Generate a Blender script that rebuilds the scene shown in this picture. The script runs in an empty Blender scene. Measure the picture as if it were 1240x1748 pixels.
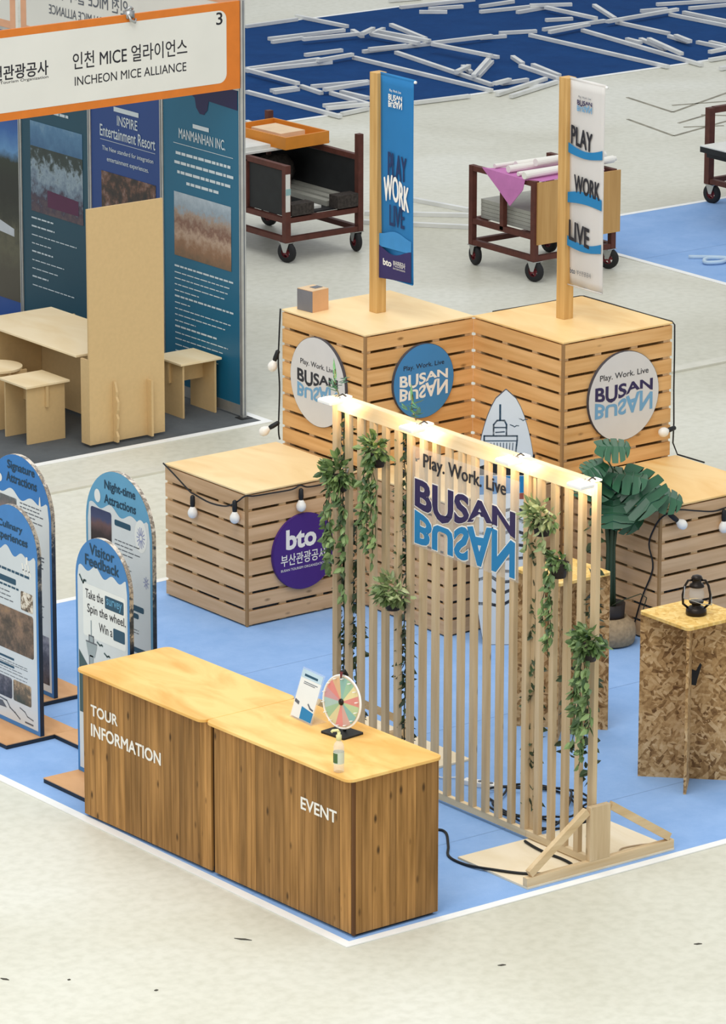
import bpy, math, random
from mathutils import Vector, Matrix

scene = bpy.context.scene
COL = scene.collection
R = math.radians

# ------------------------------------------------------------------ camera, world, lights, exposure
cam_data = bpy.data.cameras.new('camera')
cam = bpy.data.objects.new('camera', cam_data)
COL.objects.link(cam)
cam_data.sensor_fit = 'VERTICAL'
cam_data.sensor_height = 36.0
cam_data.lens = 8118.04 / 1748.0 * 36.0
cam_data.clip_start = 1.0
cam_data.clip_end = 300.0
_d = Vector((0.58248, 0.76511, -0.27447)); _r = Vector((0.79598, -0.60533, 0.00182)); _u = Vector((0.16475, 0.21953, 0.96159))
cam.matrix_world = Matrix(((_r.x, _u.x, -_d.x, -15.8132), (_r.y, _u.y, -_d.y, -20.8582), (_r.z, _u.z, -_d.z, 10.0806), (0, 0, 0, 1)))
scene.camera = cam

scene.view_settings.view_transform = 'Standard'
scene.view_settings.look = 'None'
scene.view_settings.gamma = 1.0
scene.view_settings.use_curve_mapping = False
scene.view_settings.exposure = 0.0

world = bpy.data.worlds.new('hall_world')
scene.world = world
world.use_nodes = True
world.node_tree.nodes['Background'].inputs[0].default_value = (0.94, 0.97, 1.0, 1)
world.node_tree.nodes['Background'].inputs[1].default_value = 0.72

def area(name, loc, size, power, target, col=(1, 0.98, 0.94)):
    l = bpy.data.lights.new(name, 'AREA'); l.shape = 'RECTANGLE'; l.size, l.size_y = size
    l.energy = power; l.color = col
    o = bpy.data.objects.new(name, l); COL.objects.link(o)
    o.location = loc
    o.rotation_euler = (Vector(target) - Vector(loc)).to_track_quat('-Z', 'Y').to_euler()
    return o
area('hall_ceiling_and_fill_light', (-2.0, -1.0, 15.0), (9, 9), 1200, (-1.0, 0.0, 0))
area('hall_ceiling_and_fill_light', (4.0, 9.0, 15.0), (9, 9), 420, (4.0, 8.0, 0))
area('hall_ceiling_and_fill_light', (15.0, 20.0, 15.0), (14, 14), 420, (15, 19, 0))
area('hall_ceiling_and_fill_light', (-11.0, -5.0, 10.0), (6, 6), 520, (1.0, 1.5, 0.5))  # added fill, hung lower at front left to brighten the counter fronts

# ------------------------------------------------------------------ mesh helpers
class MB:
    def __init__(s): s.v = []; s.f = []; s.m = []
    def add(s, vs, fs, mi=0):
        b = len(s.v); s.v += [tuple(v) for v in vs]
        for f in fs: s.f.append([b + i for i in f]); s.m.append(mi)
        return s
    def box(s, x0, y0, z0, x1, y1, z1, mi=0):
        vs = [(x0,y0,z0),(x1,y0,z0),(x1,y1,z0),(x0,y1,z0),(x0,y0,z1),(x1,y0,z1),(x1,y1,z1),(x0,y1,z1)]
        return s.add(vs, [(3,2,1,0),(4,5,6,7),(0,1,5,4),(1,2,6,5),(2,3,7,6),(3,0,4,7)], mi)
    def bar(s, p, q, w, h, up=(0,0,1), mi=0):
        p, q = Vector(p), Vector(q); d = (q - p).normalized(); up = Vector(up)
        if abs(d.dot(up)) > .99: up = Vector((1,0,0))
        a = d.cross(up).normalized() * (w / 2); b = a.cross(d).normalized() * (h / 2)
        vs = [p-a-b, p+a-b, p+a+b, p-a+b, q-a-b, q+a-b, q+a+b, q-a+b]
        return s.add(vs, [(0,1,2,3),(7,6,5,4),(1,0,4,5),(2,1,5,6),(3,2,6,7),(0,3,7,4)], mi)
    def prism(s, pts, off, mi=0):
        """pts: 3D polygon, off: extrusion vector"""
        off = Vector(off); n = len(pts); a = [Vector(p) for p in pts]
        vs = a + [p + off for p in a]
        fs = [tuple(range(n))[::-1], tuple(range(n, 2*n))] + [(i, (i+1) % n, n + (i+1) % n, n + i) for i in range(n)]
        return s.add(vs, fs, mi)
    def tube(s, path, r, n=8, mi=0, closed=False):
        P = [Vector(p) for p in path]; N = len(P); rings = []
        prev = None
        for i in range(N):
            if closed: t = P[(i+1) % N] - P[i-1]
            else: t = P[min(i+1, N-1)] - P[max(i-1, 0)]
            t.normalize()
            if prev is None:
                a = t.cross(Vector((0,0,1)))
                if a.length < .1: a = t.cross(Vector((1,0,0)))
            else: a = prev - t * prev.dot(t)
            a.normalize(); prev = a; b = t.cross(a)
            rr = r[i] if isinstance(r, (list, tuple)) else r
            rings.append([P[i] + (a * math.cos(2*math.pi*k/n) + b * math.sin(2*math.pi*k/n)) * rr for k in range(n)])
        vs = [v for g in rings for v in g]; fs = []
        for i in range(N if closed else N-1):
            j = (i+1) % N
            for k in range(n): fs.append((i*n+k, i*n+(k+1) % n, j*n+(k+1) % n, j*n+k))
        if not closed: fs += [tuple(range(n))[::-1], tuple(range((N-1)*n, N*n))]
        return s.add(vs, fs, mi)
    def lathe(s, prof, c=(0,0,0), n=24, mi=0, axis=None, cap=True):
        """prof: (radius, height) list about +Z through c, or another axis"""
        c = Vector(c); ax = Vector(axis or (0,0,1)).normalized()
        a = ax.orthogonal().normalized(); b = ax.cross(a)
        vs = [c + ax*h + (a*math.cos(2*math.pi*k/n) + b*math.sin(2*math.pi*k/n))*r for r, h in prof for k in range(n)]
        fs = []
        for i in range(len(prof)-1):
            for k in range(n): fs.append((i*n+k, i*n+(k+1) % n, (i+1)*n+(k+1) % n, (i+1)*n+k))
        if cap: fs += [tuple(range(n))[::-1], tuple(range((len(prof)-1)*n, len(prof)*n))]
        return s.add(vs, fs, mi)
    def ball(s, c, r, n=12, sz=1.0, mi=0):
        prof = [(max(1e-4, r*math.sin(math.pi*i/n)), -r*sz*math.cos(math.pi*i/n)) for i in range(n+1)]
        return s.lathe(prof, c, 14, mi)
    def build(s, name, mats, parent=None, smooth=False, world=True, bevel=0, flip=False):
        off = Vector((0,0,0))
        if parent is not None and world:
            p = parent
            while p is not None: off += p.location; p = p.parent
        me = bpy.data.meshes.new(name)
        me.from_pydata([tuple(Vector(v) - off) for v in s.v], [], s.f)
        if not isinstance(mats, (list, tuple)): mats = [mats]
        for m in mats: me.materials.append(m)
        for i, p in enumerate(me.polygons):
            p.material_index = s.m[i]; p.use_smooth = smooth
        me.update()
        o = bpy.data.objects.new(name, me); COL.objects.link(o)
        if parent is not None: o.parent = parent
        if bevel:
            b = o.modifiers.new('bevel', 'BEVEL'); b.width = bevel; b.segments = 2; b.limit_method = 'ANGLE'
        return o

def tag(o, label, cat, group=None, kind=None):
    if label: o['label'] = label
    if cat: o['category'] = cat
    if group: o['group'] = group
    o['kind'] = kind or 'thing'
    return o
def thing(name, loc, label, cat, group=None, rz=0.0):
    o = bpy.data.objects.new(name, None); COL.objects.link(o)
    o.empty_display_size = .1
    o.location = loc; o.rotation_euler = (0, 0, rz)
    return tag(o, label, cat, group)
def solo(name, mb, mats, label, cat, group=None, kind=None, smooth=False, bevel=0):
    xs, ys, zs = zip(*mb.v)
    c = Vector(((min(xs)+max(xs))/2, (min(ys)+max(ys))/2, min(zs)))
    mb.v = [tuple(Vector(v) - c) for v in mb.v]
    o = mb.build(name, mats, None, smooth, bevel=bevel); o.location = c
    return tag(o, label, cat, group, kind)
def struct(name, mb, mats):
    o = mb.build(name, mats); o['kind'] = 'structure'; return o

# flat frames for printed faces: O origin, U right, V up (as its reader sees it)
class Fr:
    def __init__(s, O, U, V):
        s.O, s.U, s.V = Vector(O), Vector(U).normalized(), Vector(V).normalized(); s.N = s.U.cross(s.V).normalized()
    def p(s, x, y, d=0.0): return s.O + s.U*x + s.V*y + s.N*d
def poly(mb, fr, pts, d=.001, mi=0):
    vs = [fr.p(x, y, d) for x, y in pts]
    return mb.add(vs, [tuple(range(len(vs)))], mi)
def rect(mb, fr, x0, y0, x1, y1, d=.001, mi=0, r=0.0):
    if r <= 0: return poly(mb, fr, [(x0,y0),(x1,y0),(x1,y1),(x0,y1)], d, mi)
    pts = []
    for cx, cy, a0 in ((x1-r,y0+r,-90),(x1-r,y1-r,0),(x0+r,y1-r,90),(x0+r,y0+r,180)):
        for k in range(7):
            a = R(a0 + 15*k); pts.append((cx + r*math.cos(a), cy + r*math.sin(a)))
    return poly(mb, fr, pts, d, mi)
def disc2(mb, fr, cx, cy, rx, ry, d=.001, n=40, mi=0):
    return poly(mb, fr, [(cx+rx*math.cos(2*math.pi*k/n), cy+ry*math.sin(2*math.pi*k/n)) for k in range(n)], d, mi)
def stroke(mb, fr, pts, w, d=.0015, mi=0):
    for (x0,y0),(x1,y1) in zip(pts, pts[1:]):
        L = math.hypot(x1-x0, y1-y0) or 1e-6; nx, ny = -(y1-y0)/L*w/2, (x1-x0)/L*w/2
        ex, ey = (x1-x0)/L*w*.35, (y1-y0)/L*w*.35
        poly(mb, fr, [(x0-ex-nx,y0-ey-ny),(x1+ex-nx,y1+ey-ny),(x1+ex+nx,y1+ey+ny),(x0-ex+nx,y0-ey+ny)], d, mi)

_tc = {}
def text_geo(s, bold=0.0, res=3):
    k = (s, bold, res)
    if k in _tc: return _tc[k]
    cu = bpy.data.curves.new('lettering_curve', 'FONT'); cu.body = s; cu.resolution_u = res; cu.offset = bold
    o = bpy.data.objects.new('lettering_curve', cu); COL.objects.link(o)
    dg = bpy.context.evaluated_depsgraph_get(); dg.update()
    me = bpy.data.meshes.new_from_object(o.evaluated_get(dg))
    vs = [(v.co.x, v.co.y) for v in me.vertices]; fs = [tuple(p.vertices) for p in me.polygons]
    bpy.data.objects.remove(o); bpy.data.curves.remove(cu); bpy.data.meshes.remove(me)
    x0 = min(v[0] for v in vs); x1 = max(v[0] for v in vs); y0 = min(v[1] for v in vs); y1 = max(v[1] for v in vs)
    vs = [((x-x0)/(x1-x0), (y-y0)/(y1-y0)) for x, y in vs]
    _tc[k] = (vs, fs, (x1-x0)/(y1-y0)); return _tc[k]
def text(mb, fr, s, x, y, h, w=None, align='l', bold=0.012, d=.0015, warp=None, flipv=False, fliph=False, thick=0.0, mi=0):
    """s drawn with its box h high (w wide), lower left corner at x,y"""
    fat = bold if warp is not None and s == 'BUSAN' else (bold if s == 'bto' else 0.0)
    vs, fs, asp = text_geo(s, fat)
    if w is None: w = h*asp
    if align == 'c': x -= w/2
    if align == 'r': x -= w
    out = []
    for a, b in vs:
        if fliph: a = 1-a
        if flipv: b = 1-b
        X, Y = (x + a*w, y + b*h) if warp is None else warp(a, b)
        out.append((X, Y))
    if flipv != fliph: fs = [f[::-1] for f in fs]
    e = 0.0 if fat else bold*(h if warp is None else abs(max(q[1] for q in out)-min(q[1] for q in out)))*.9
    for k in range(6 if e else 1):
        ox, oy = (e*math.cos(k*math.pi/3), e*math.sin(k*math.pi/3)) if e else (0, 0)
        mb.add([fr.p(X+ox, Y+oy, d + k*.00002) for X, Y in out], fs, mi)
    return w

# ------------------------------------------------------------------ materials
def s2l(c):
    if isinstance(c, str):
        c = [int(c[i:i+2], 16)/255 for i in (0, 2, 4)]
    return tuple(x/12.92 if x <= .04045 else ((x+.055)/1.055)**2.4 for x in c) + (1,)
def newmat(name):
    m = bpy.data.materials.new(name); m.use_nodes = True
    nt = m.node_tree; b = nt.nodes['Principled BSDF']
    return m, nt, b
def N(nt, t, **kw):
    n = nt.nodes.new(t)
    for k, v in kw.items(): setattr(n, k, v)
    return n
def ramp(nt, stops):
    r = N(nt, 'ShaderNodeValToRGB'); e = r.color_ramp.elements
    while len(e) < len(stops): e.new(.5)
    for el, (p, c) in zip(e, stops): el.position = p; el.color = s2l(c)
    return r
def coords(nt, scale=(1,1,1), rot=(0,0,0)):
    tc = N(nt, 'ShaderNodeTexCoord'); mp = N(nt, 'ShaderNodeMapping')
    mp.inputs['Scale'].default_value = scale; mp.inputs['Rotation'].default_value = rot
    nt.links.new(tc.outputs['Object'], mp.inputs['Vector']); return mp
def plain(name, col, rough=.6, metal=0.0, var=0.06, scale=9.0, spec=.4, bump=0.0):
    m, nt, b = newmat(name)
    mp = coords(nt); nz = N(nt, 'ShaderNodeTexNoise'); nz.inputs['Scale'].default_value = scale; nz.inputs['Detail'].default_value = 4
    nt.links.new(mp.outputs[0], nz.inputs['Vector'])
    c = s2l(col)
    r = N(nt, 'ShaderNodeValToRGB'); e = r.color_ramp.elements
    e[0].position = .3; e[1].position = .7
    e[0].color = tuple(x*(1-var) for x in c[:3]) + (1,); e[1].color = tuple(min(1, x*(1+var)) for x in c[:3]) + (1,)
    nt.links.new(nz.outputs['Fac'], r.inputs[0]); nt.links.new(r.outputs[0], b.inputs['Base Color'])
    b.inputs['Roughness'].default_value = rough; b.inputs['Metallic'].default_value = metal
    b.inputs['Specular IOR Level'].default_value = spec
    if bump:
        bp = N(nt, 'ShaderNodeBump'); bp.inputs['Strength'].default_value = bump; bp.inputs['Distance'].default_value = .01
        nt.links.new(nz.outputs['Fac'], bp.inputs['Height']); nt.links.new(bp.outputs[0], b.inputs['Normal'])
    return m
def wood(name, light, dark, axis='z', grain=1.0, rough=.6, island=.25, knots=0.0, contrast=1.0):
    m, nt, b = newmat(name); L = nt.links
    sc = {'x': (1.6, 26, 26), 'y': (26, 1.6, 26), 'z': (26, 26, 1.6)}[axis]
    mp = coords(nt, tuple(s*grain for s in sc))
    geo = N(nt, 'ShaderNodeNewGeometry')
    nz = N(nt, 'ShaderNodeTexNoise'); nz.noise_dimensions = '4D'; nz.inputs['Scale'].default_value = 1.0; nz.inputs['Detail'].default_value = 5
    ml = N(nt, 'ShaderNodeMath', operation='MULTIPLY'); ml.inputs[1].default_value = 37.0
    L.new(geo.outputs['Random Per Island'], ml.inputs[0]); L.new(ml.outputs[0], nz.inputs['W']); L.new(mp.outputs[0], nz.inputs['Vector'])
    r = ramp(nt, [(.5-.22*contrast if contrast < 2 else .1, dark), (.5+.16*contrast if contrast < 2 else .9, light)])
    L.new(nz.outputs['Fac'], r.inputs[0])
    hs = N(nt, 'ShaderNodeHueSaturation')
    mr = N(nt, 'ShaderNodeMapRange'); mr.inputs['To Min'].default_value = 1-island; mr.inputs['To Max'].default_value = 1+island*.5
    L.new(geo.outputs['Random Per Island'], mr.inputs['Value']); L.new(mr.outputs[0], hs.inputs['Value'])
    L.new(r.outputs[0], hs.inputs['Color'])
    out = hs.outputs[0]
    if knots:
        ks = {'x': (5.5, 13, 13), 'y': (13, 5.5, 13), 'z': (13, 13, 5.5)}[axis]
        kp = coords(nt, ks); vo = N(nt, 'ShaderNodeTexVoronoi'); vo.inputs['Scale'].default_value = 1.0
        L.new(kp.outputs[0], vo.inputs['Vector'])
        k1 = ramp(nt, [(.07, (1,1,1)), (.2, (0,0,0))]); L.new(vo.outputs['Distance'], k1.inputs[0])
        ksep = N(nt, 'ShaderNodeSeparateColor'); L.new(vo.outputs['Color'], ksep.inputs[0])
        kg = N(nt, 'ShaderNodeMath', operation='LESS_THAN'); kg.inputs[1].default_value = knots; L.new(ksep.outputs[0], kg.inputs[0])
        kr = N(nt, 'ShaderNodeMath', operation='MULTIPLY'); L.new(k1.outputs[0], kr.inputs[0]); L.new(kg.outputs[0], kr.inputs[1])
        mx = N(nt, 'ShaderNodeMixRGB'); mx.blend_type = 'MIX'; mx.inputs['Color2'].default_value = tuple(x*.45 for x in s2l(dark)[:3]) + (1,)
        L.new(kr.outputs[0], mx.inputs['Fac']); L.new(out, mx.inputs['Color1']); out = mx.outputs[0]
    L.new(out, b.inputs['Base Color'])
    b.inputs['Roughness'].default_value = rough; b.inputs['Specular IOR Level'].default_value = .3
    return m
def plywood(name, light, dark, scale=1.0, rough=.5):
    m, nt, b = newmat(name); L = nt.links
    mp = coords(nt, (3*scale, 1.1*scale, 3*scale)); nz = N(nt, 'ShaderNodeTexNoise'); nz.inputs['Scale'].default_value = 1.6; nz.inputs['Detail'].default_value = 6; nz.inputs['Distortion'].default_value = 1.2
    L.new(mp.outputs[0], nz.inputs['Vector'])
    r = ramp(nt, [(.32, dark), (.6, light)]); L.new(nz.outputs['Fac'], r.inputs[0])
    L.new(r.outputs[0], b.inputs['Base Color']); b.inputs['Roughness'].default_value = rough; b.inputs['Specular IOR Level'].default_value = .35
    return m
def osb(name, tones, flat=False):
    """pressed flakes: thin cells turned several ways, picked by a coarse mask; flat = lies level"""
    m, nt, b = newmat(name); L = nt.links
    tc = N(nt, 'ShaderNodeTexCoord'); sp = N(nt, 'ShaderNodeSeparateXYZ'); L.new(tc.outputs['Object'], sp.inputs[0])
    sx = N(nt, 'ShaderNodeMath', operation='MULTIPLY'); sx.inputs[1].default_value = 1.0 if flat else 1.4; L.new(sp.outputs['X'], sx.inputs[0])
    cv = N(nt, 'ShaderNodeCombineXYZ'); L.new(sx.outputs[0], cv.inputs[0]); L.new(sp.outputs['Y' if flat else 'Z'], cv.inputs[1])
    val = None
    for i, (rot, sc) in enumerate(((.9, (11, 50)), (1.5, (10, 46)), (.2, (13, 56)), (2.2, (10, 44)))):
        mp = N(nt, 'ShaderNodeMapping'); mp.vector_type = 'POINT'; mp.inputs['Rotation'].default_value = (0, 0, rot); L.new(cv.outputs[0], mp.inputs[0])
        m2 = N(nt, 'ShaderNodeMapping'); m2.inputs['Scale'].default_value = (*sc, 1); L.new(mp.outputs[0], m2.inputs[0])
        vo = N(nt, 'ShaderNodeTexVoronoi'); vo.voronoi_dimensions = '2D'; vo.inputs['Scale'].default_value = 1.0; L.new(m2.outputs[0], vo.inputs['Vector'])
        se = N(nt, 'ShaderNodeSeparateColor'); L.new(vo.outputs['Color'], se.inputs[0])
        if val is None: val = se.outputs[0]
        else:
            nz = N(nt, 'ShaderNodeTexVoronoi'); nz.voronoi_dimensions = '2D'; nz.inputs['Scale'].default_value = 17 + 5*i; L.new(cv.outputs[0], nz.inputs['Vector'])
            s2 = N(nt, 'ShaderNodeSeparateColor'); L.new(nz.outputs['Color'], s2.inputs[0])
            gt = N(nt, 'ShaderNodeMath', operation='GREATER_THAN'); gt.inputs[1].default_value = .55; L.new(s2.outputs[i % 3], gt.inputs[0])
            mx = N(nt, 'ShaderNodeMix'); L.new(gt.outputs[0], mx.inputs[0]); L.new(val, mx.inputs[2]); L.new(se.outputs[0], mx.inputs[3]); val = mx.outputs[0]
    n2 = N(nt, 'ShaderNodeTexNoise'); n2.inputs['Scale'].default_value = 30; L.new(cv.outputs[0], n2.inputs['Vector'])
    ad = N(nt, 'ShaderNodeMath', operation='MULTIPLY_ADD'); ad.inputs[1].default_value = .5; L.new(val, ad.inputs[0])
    m3 = N(nt, 'ShaderNodeMath', operation='MULTIPLY'); m3.inputs[1].default_value = .5; L.new(n2.outputs['Fac'], m3.inputs[0]); L.new(m3.outputs[0], ad.inputs[2])
    r = ramp(nt, tones); L.new(ad.outputs[0], r.inputs[0]); L.new(r.outputs[0], b.inputs['Base Color'])
    b.inputs['Roughness'].default_value = .65; b.inputs['Specular IOR Level'].default_value = .3
    return m
def carpet(name, a, c):
    m, nt, b = newmat(name); L = nt.links
    n1 = N(nt, 'ShaderNodeTexNoise'); n1.inputs['Scale'].default_value = 2.2; n1.inputs['Detail'].default_value = 8; n1.inputs['Roughness'].default_value = .75
    L.new(coords(nt).outputs[0], n1.inputs['Vector'])
    r = ramp(nt, [(.3, a), (.7, c)]); L.new(n1.outputs['Fac'], r.inputs[0]); L.new(r.outputs[0], b.inputs['Base Color'])
    n2 = N(nt, 'ShaderNodeTexNoise'); n2.inputs['Scale'].default_value = 160; L.new(coords(nt).outputs[0], n2.inputs['Vector'])
    bp = N(nt, 'ShaderNodeBump'); bp.inputs['Strength'].default_value = .35; bp.inputs['Distance'].default_value = .004
    L.new(n2.outputs['Fac'], bp.inputs['Height']); L.new(bp.outputs[0], b.inputs['Normal'])
    b.inputs['Roughness'].default_value = .95; b.inputs['Specular IOR Level'].default_value = .1
    return m
def concrete():
    m, nt, b = newmat('sealed_concrete'); L = nt.links
    n1 = N(nt, 'ShaderNodeTexNoise'); n1.inputs['Scale'].default_value = .38; n1.inputs['Detail'].default_value = 5; n1.inputs['Distortion'].default_value = .6
    L.new(coords(nt, (1, 1, 1), (0, 0, .9)).outputs[0], n1.inputs['Vector'])
    r = ramp(nt, [(.32, 'cbc9b8'), (.5, 'd8d7c8'), (.68, 'e0e0d4')]); L.new(n1.outputs['Fac'], r.inputs[0])
    n2 = N(nt, 'ShaderNodeTexNoise'); n2.inputs['Scale'].default_value = 14; n2.inputs['Detail'].default_value = 6; L.new(coords(nt).outputs[0], n2.inputs['Vector'])
    r2 = ramp(nt, [(.3, (.95,.95,.94)), (.6, (1,1,1))]); L.new(n2.outputs['Fac'], r2.inputs[0])
    mx = N(nt, 'ShaderNodeMixRGB'); mx.blend_type = 'MULTIPLY'; mx.inputs['Fac'].default_value = 1
    L.new(r.outputs[0], mx.inputs['Color1']); L.new(r2.outputs[0], mx.inputs['Color2']); L.new(mx.outputs[0], b.inputs['Base Color'])
    b.inputs['Roughness'].default_value = .42; b.inputs['Specular IOR Level'].default_value = .35
    return m
def photo(name, stops, scale=6.0, vert=.5, zc=0.0, zs=1.0):
    """generic photographic print: tones by height (object z) broken up by noise"""
    m, nt, b = newmat(name); L = nt.links
    tc = N(nt, 'ShaderNodeTexCoord'); sp = N(nt, 'ShaderNodeSeparateXYZ'); L.new(tc.outputs['Object'], sp.inputs[0])
    mr = N(nt, 'ShaderNodeMapRange'); mr.inputs['From Min'].default_value = zc - zs/2; mr.inputs['From Max'].default_value = zc + zs/2
    L.new(sp.outputs['Z'], mr.inputs['Value'])
    nz = N(nt, 'ShaderNodeTexNoise'); nz.inputs['Scale'].default_value = scale; nz.inputs['Detail'].default_value = 7; nz.inputs['Roughness'].default_value = .7
    L.new(tc.outputs['Object'], nz.inputs['Vector'])
    a = N(nt, 'ShaderNodeMath', operation='MULTIPLY'); a.inputs[1].default_value = vert; L.new(mr.outputs[0], a.inputs[0])
    c = N(nt, 'ShaderNodeMath', operation='MULTIPLY_ADD'); c.inputs[1].default_value = (1-vert)*1.6; L.new(nz.outputs['Fac'], c.inputs[0])
    d = N(nt, 'ShaderNodeMath', operation='SUBTRACT'); d.inputs[1].default_value = (1-vert)*.3; L.new(a.outputs[0], d.inputs[0]); L.new(d.outputs[0], c.inputs[2])
    r = ramp(nt, stops); L.new(c.outputs[0], r.inputs[0]); L.new(r.outputs[0], b.inputs['Base Color'])
    b.inputs['Roughness'].default_value = .4
    return m
def glass(name, col=(1,1,1), rough=.03, alpha=.18):
    """thin clear acrylic / bottle plastic: mostly transparent with a glossy skin"""
    m, nt, b = newmat(name); L = nt.links
    tr = N(nt, 'ShaderNodeBsdfTransparent'); gl = N(nt, 'ShaderNodeBsdfPrincipled')
    gl.inputs['Base Color'].default_value = tuple(col) + (1,); gl.inputs['Roughness'].default_value = rough
    mx = N(nt, 'ShaderNodeMixShader'); mx.inputs[0].default_value = alpha
    L.new(tr.outputs[0], mx.inputs[1]); L.new(gl.outputs[0], mx.inputs[2])
    L.new(mx.outputs[0], nt.nodes['Material Output'].inputs['Surface'])
    return m
def leafmat(name, a, c, rough=.45):
    m, nt, b = newmat(name); L = nt.links
    geo = N(nt, 'ShaderNodeNewGeometry'); r = ramp(nt, [(0, a), (1, c)])
    L.new(geo.outputs['Random Per Island'], r.inputs[0]); L.new(r.outputs[0], b.inputs['Base Color'])
    b.inputs['Roughness'].default_value = rough
    return m

M = {}
M['floor'] = concrete()
M['carpet_blue'] = carpet('light_blue_carpet', '84aadc', '9abbe8')
M['carpet_navy'] = carpet('navy_carpet', '123a6e', '1a4880')
M['carpet_grey'] = carpet('charcoal_carpet', '55595c', '64686a')
M['tape'] = plain('white_tape', 'f4f5f2', .5, var=.03)
M['slat'] = wood('pine_crate_board', 'dab58c', 'c39b70', 'x', island=.10, knots=.3)
M['slat_y'] = wood('pine_crate_board_side', 'dab58c', 'c39b70', 'y', island=.10, knots=.3)
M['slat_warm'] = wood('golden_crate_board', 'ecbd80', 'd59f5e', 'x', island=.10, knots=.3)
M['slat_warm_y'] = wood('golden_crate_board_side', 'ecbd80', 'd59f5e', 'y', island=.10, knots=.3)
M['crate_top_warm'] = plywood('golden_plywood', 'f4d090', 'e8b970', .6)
M['crate_top'] = plywood('birch_plywood', 'f4d8a4', 'e9c78e', .6)
M['batten'] = wood('crate_batten', 'ecd2a6', 'd8b98a', 'z')
M['counter_wood'] = wood('stained_cedar_board', 'bd8c50', '74501f', 'z', island=.28, knots=.9, contrast=1.15)
M['counter_wood_y'] = M['counter_wood']
M['counter_top'] = plywood('varnished_counter_plywood', 'f6cc7c', 'e3aa52', .8, .4)
M['dark_trim'] = plain('dark_brown_trim', '3a2512', .6)
M['dark_base'] = plain('black_plinth', '22262a', .7)
M['white_print'] = plain('white_lettering', 'f2efe6', .5, var=.02)
M['screen_wood'] = wood('raw_pine_batten', 'd9c29d', 'bfa37a', 'z', island=.16, knots=.25)
M['screen_wood_y'] = wood('raw_pine_rail', 'e8d4b0', 'd4ba8e', 'y', island=.1)
M['screen_wood_x'] = wood('raw_pine_foot', 'e2caa2', 'ccae80', 'x', island=.1)
M['base_ply'] = plywood('pale_base_plywood', 'f6e8cc', 'ead8b4', .7)
M['white_paint'] = plain('white_powder_coat', 'f3f3f0', .35, var=.02)
M['steel'] = plain('brushed_steel', 'b9bbba', .35, .9)
M['alu'] = plain('anodised_aluminium', 'c4c5c2', .4, .75, var=.1)
M['alu_bar'] = plain('dull_aluminium_profile', 'e0e1de', .5, .1, var=.12, scale=3)
M['navy'] = plain('navy_print', '2b2150', .5, var=.03)
M['cyan'] = plain('bright_blue_print', '1f7db4', .5, var=.03)
M['ink'] = plain('black_ink', '23232b', .5, var=.03)
M['ink_soft'] = plain('grey_ink', '5b616b', .5, var=.03)
M['teal_ink'] = plain('dark_teal_ink', '1d4a63', .5, var=.03)
M['disc_white'] = plain('pale_grey_disc_print', 'd5d3d0', .5, var=.02)
M['disc_blue'] = plain('blue_disc_print', '3f87bf', .5, var=.02)
M['disc_purple'] = plain('purple_disc_print', '45247a', .5, var=.03)
M['disc_edge'] = plain('dark_disc_edge', '4a4a52', .6)
M['refl_soft'] = plain('soft_blue_print', '6fa2c6', .5, var=.05)
M['pole'] = wood('pine_pole', 'd8b070', 'bd9050', 'z', island=.05)
M['fabric_blue'] = plain('blue_banner_fabric', '2476b0', .8, var=.04, scale=4)
M['fabric_navy'] = plain('purple_navy_banner_fabric', '352d60', .8, var=.05)
M['fabric_white'] = plain('white_banner_fabric', 'd2d0cc', .8, var=.03, scale=4)
M['poster_white'] = plain('poster_off_white', 'd3dadd', .45, var=.02)
M['poster_grey'] = plain('poster_panel_grey', 'e4e8e6', .45, var=.02)
M['poster_blue'] = plain('poster_blue', '3f80bd', .45, var=.04)
M['poster_sky'] = plain('poster_light_blue', '5f9fc4', .45, var=.04)
M['poster_edge'] = photo('photo_wrapped_edge', [(.5, '1a2533'), (.62, '3d434a'), (.7, 'b8ab97'), (.76, '6a6158'), (.84, 'd3c9bb')], 22, .62, .8, 1.7)
M['dark_edge'] = plain('dark_board_edge', '222b36', .6)
M['base_tan'] = plywood('tan_base_board', 'dcaa78', 'cc9662', .8)
M['cable'] = plain('black_cable', '16191c', .55)
M['bulb'] = plain('frosted_white_bulb', 'efece4', .25, var=.01)
M['leaf'] = leafmat('ivy_leaf', '2c4a20', '86a062')
M['leaf_dark'] = leafmat('dark_vine_leaf', '243322', '465c38')
M['leaf_pale'] = leafmat('variegated_leaf', '54723a', 'b4bd8a')
M['monstera'] = leafmat('monstera_leaf', '173a25', '356b4b', .3)
M['stem'] = plain('brown_green_stem', '3c3f26', .7)
M['pot_dark'] = plain('dark_plastic_pot', '2a2320', .6)
M['basket'] = plain('woven_tan_pot', 'a08a6c', .9, var=.2, scale=40, bump=.4)
M['soil'] = plain('soil', '2b211a', .9, var=.3, scale=60)
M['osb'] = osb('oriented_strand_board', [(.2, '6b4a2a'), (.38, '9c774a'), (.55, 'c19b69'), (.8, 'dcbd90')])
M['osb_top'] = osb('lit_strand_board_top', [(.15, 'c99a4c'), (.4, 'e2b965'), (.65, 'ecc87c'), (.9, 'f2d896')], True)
M['bronze'] = plain('dark_bronze_metal', '2c2622', .35, .6)
M['orange'] = plain('orange_frame', 'd97a26', .5, var=.05)
M['panel_white'] = plain('white_header_panel', 'e2e2da', .5, var=.03, scale=2)
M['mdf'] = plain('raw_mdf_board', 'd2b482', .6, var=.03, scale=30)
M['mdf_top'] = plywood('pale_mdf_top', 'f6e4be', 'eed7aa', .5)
M['rust'] = plain('red_oxide_steel', '5a3026', .6, .1, var=.2, scale=12)
M['rubber'] = plain('black_rubber', '1d1d1f', .7)
M['red_hub'] = plain('red_wheel_hub', '7a3036', .6)
M['black_board'] = plain('black_board', '1c1e20', .6, var=.2)
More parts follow.
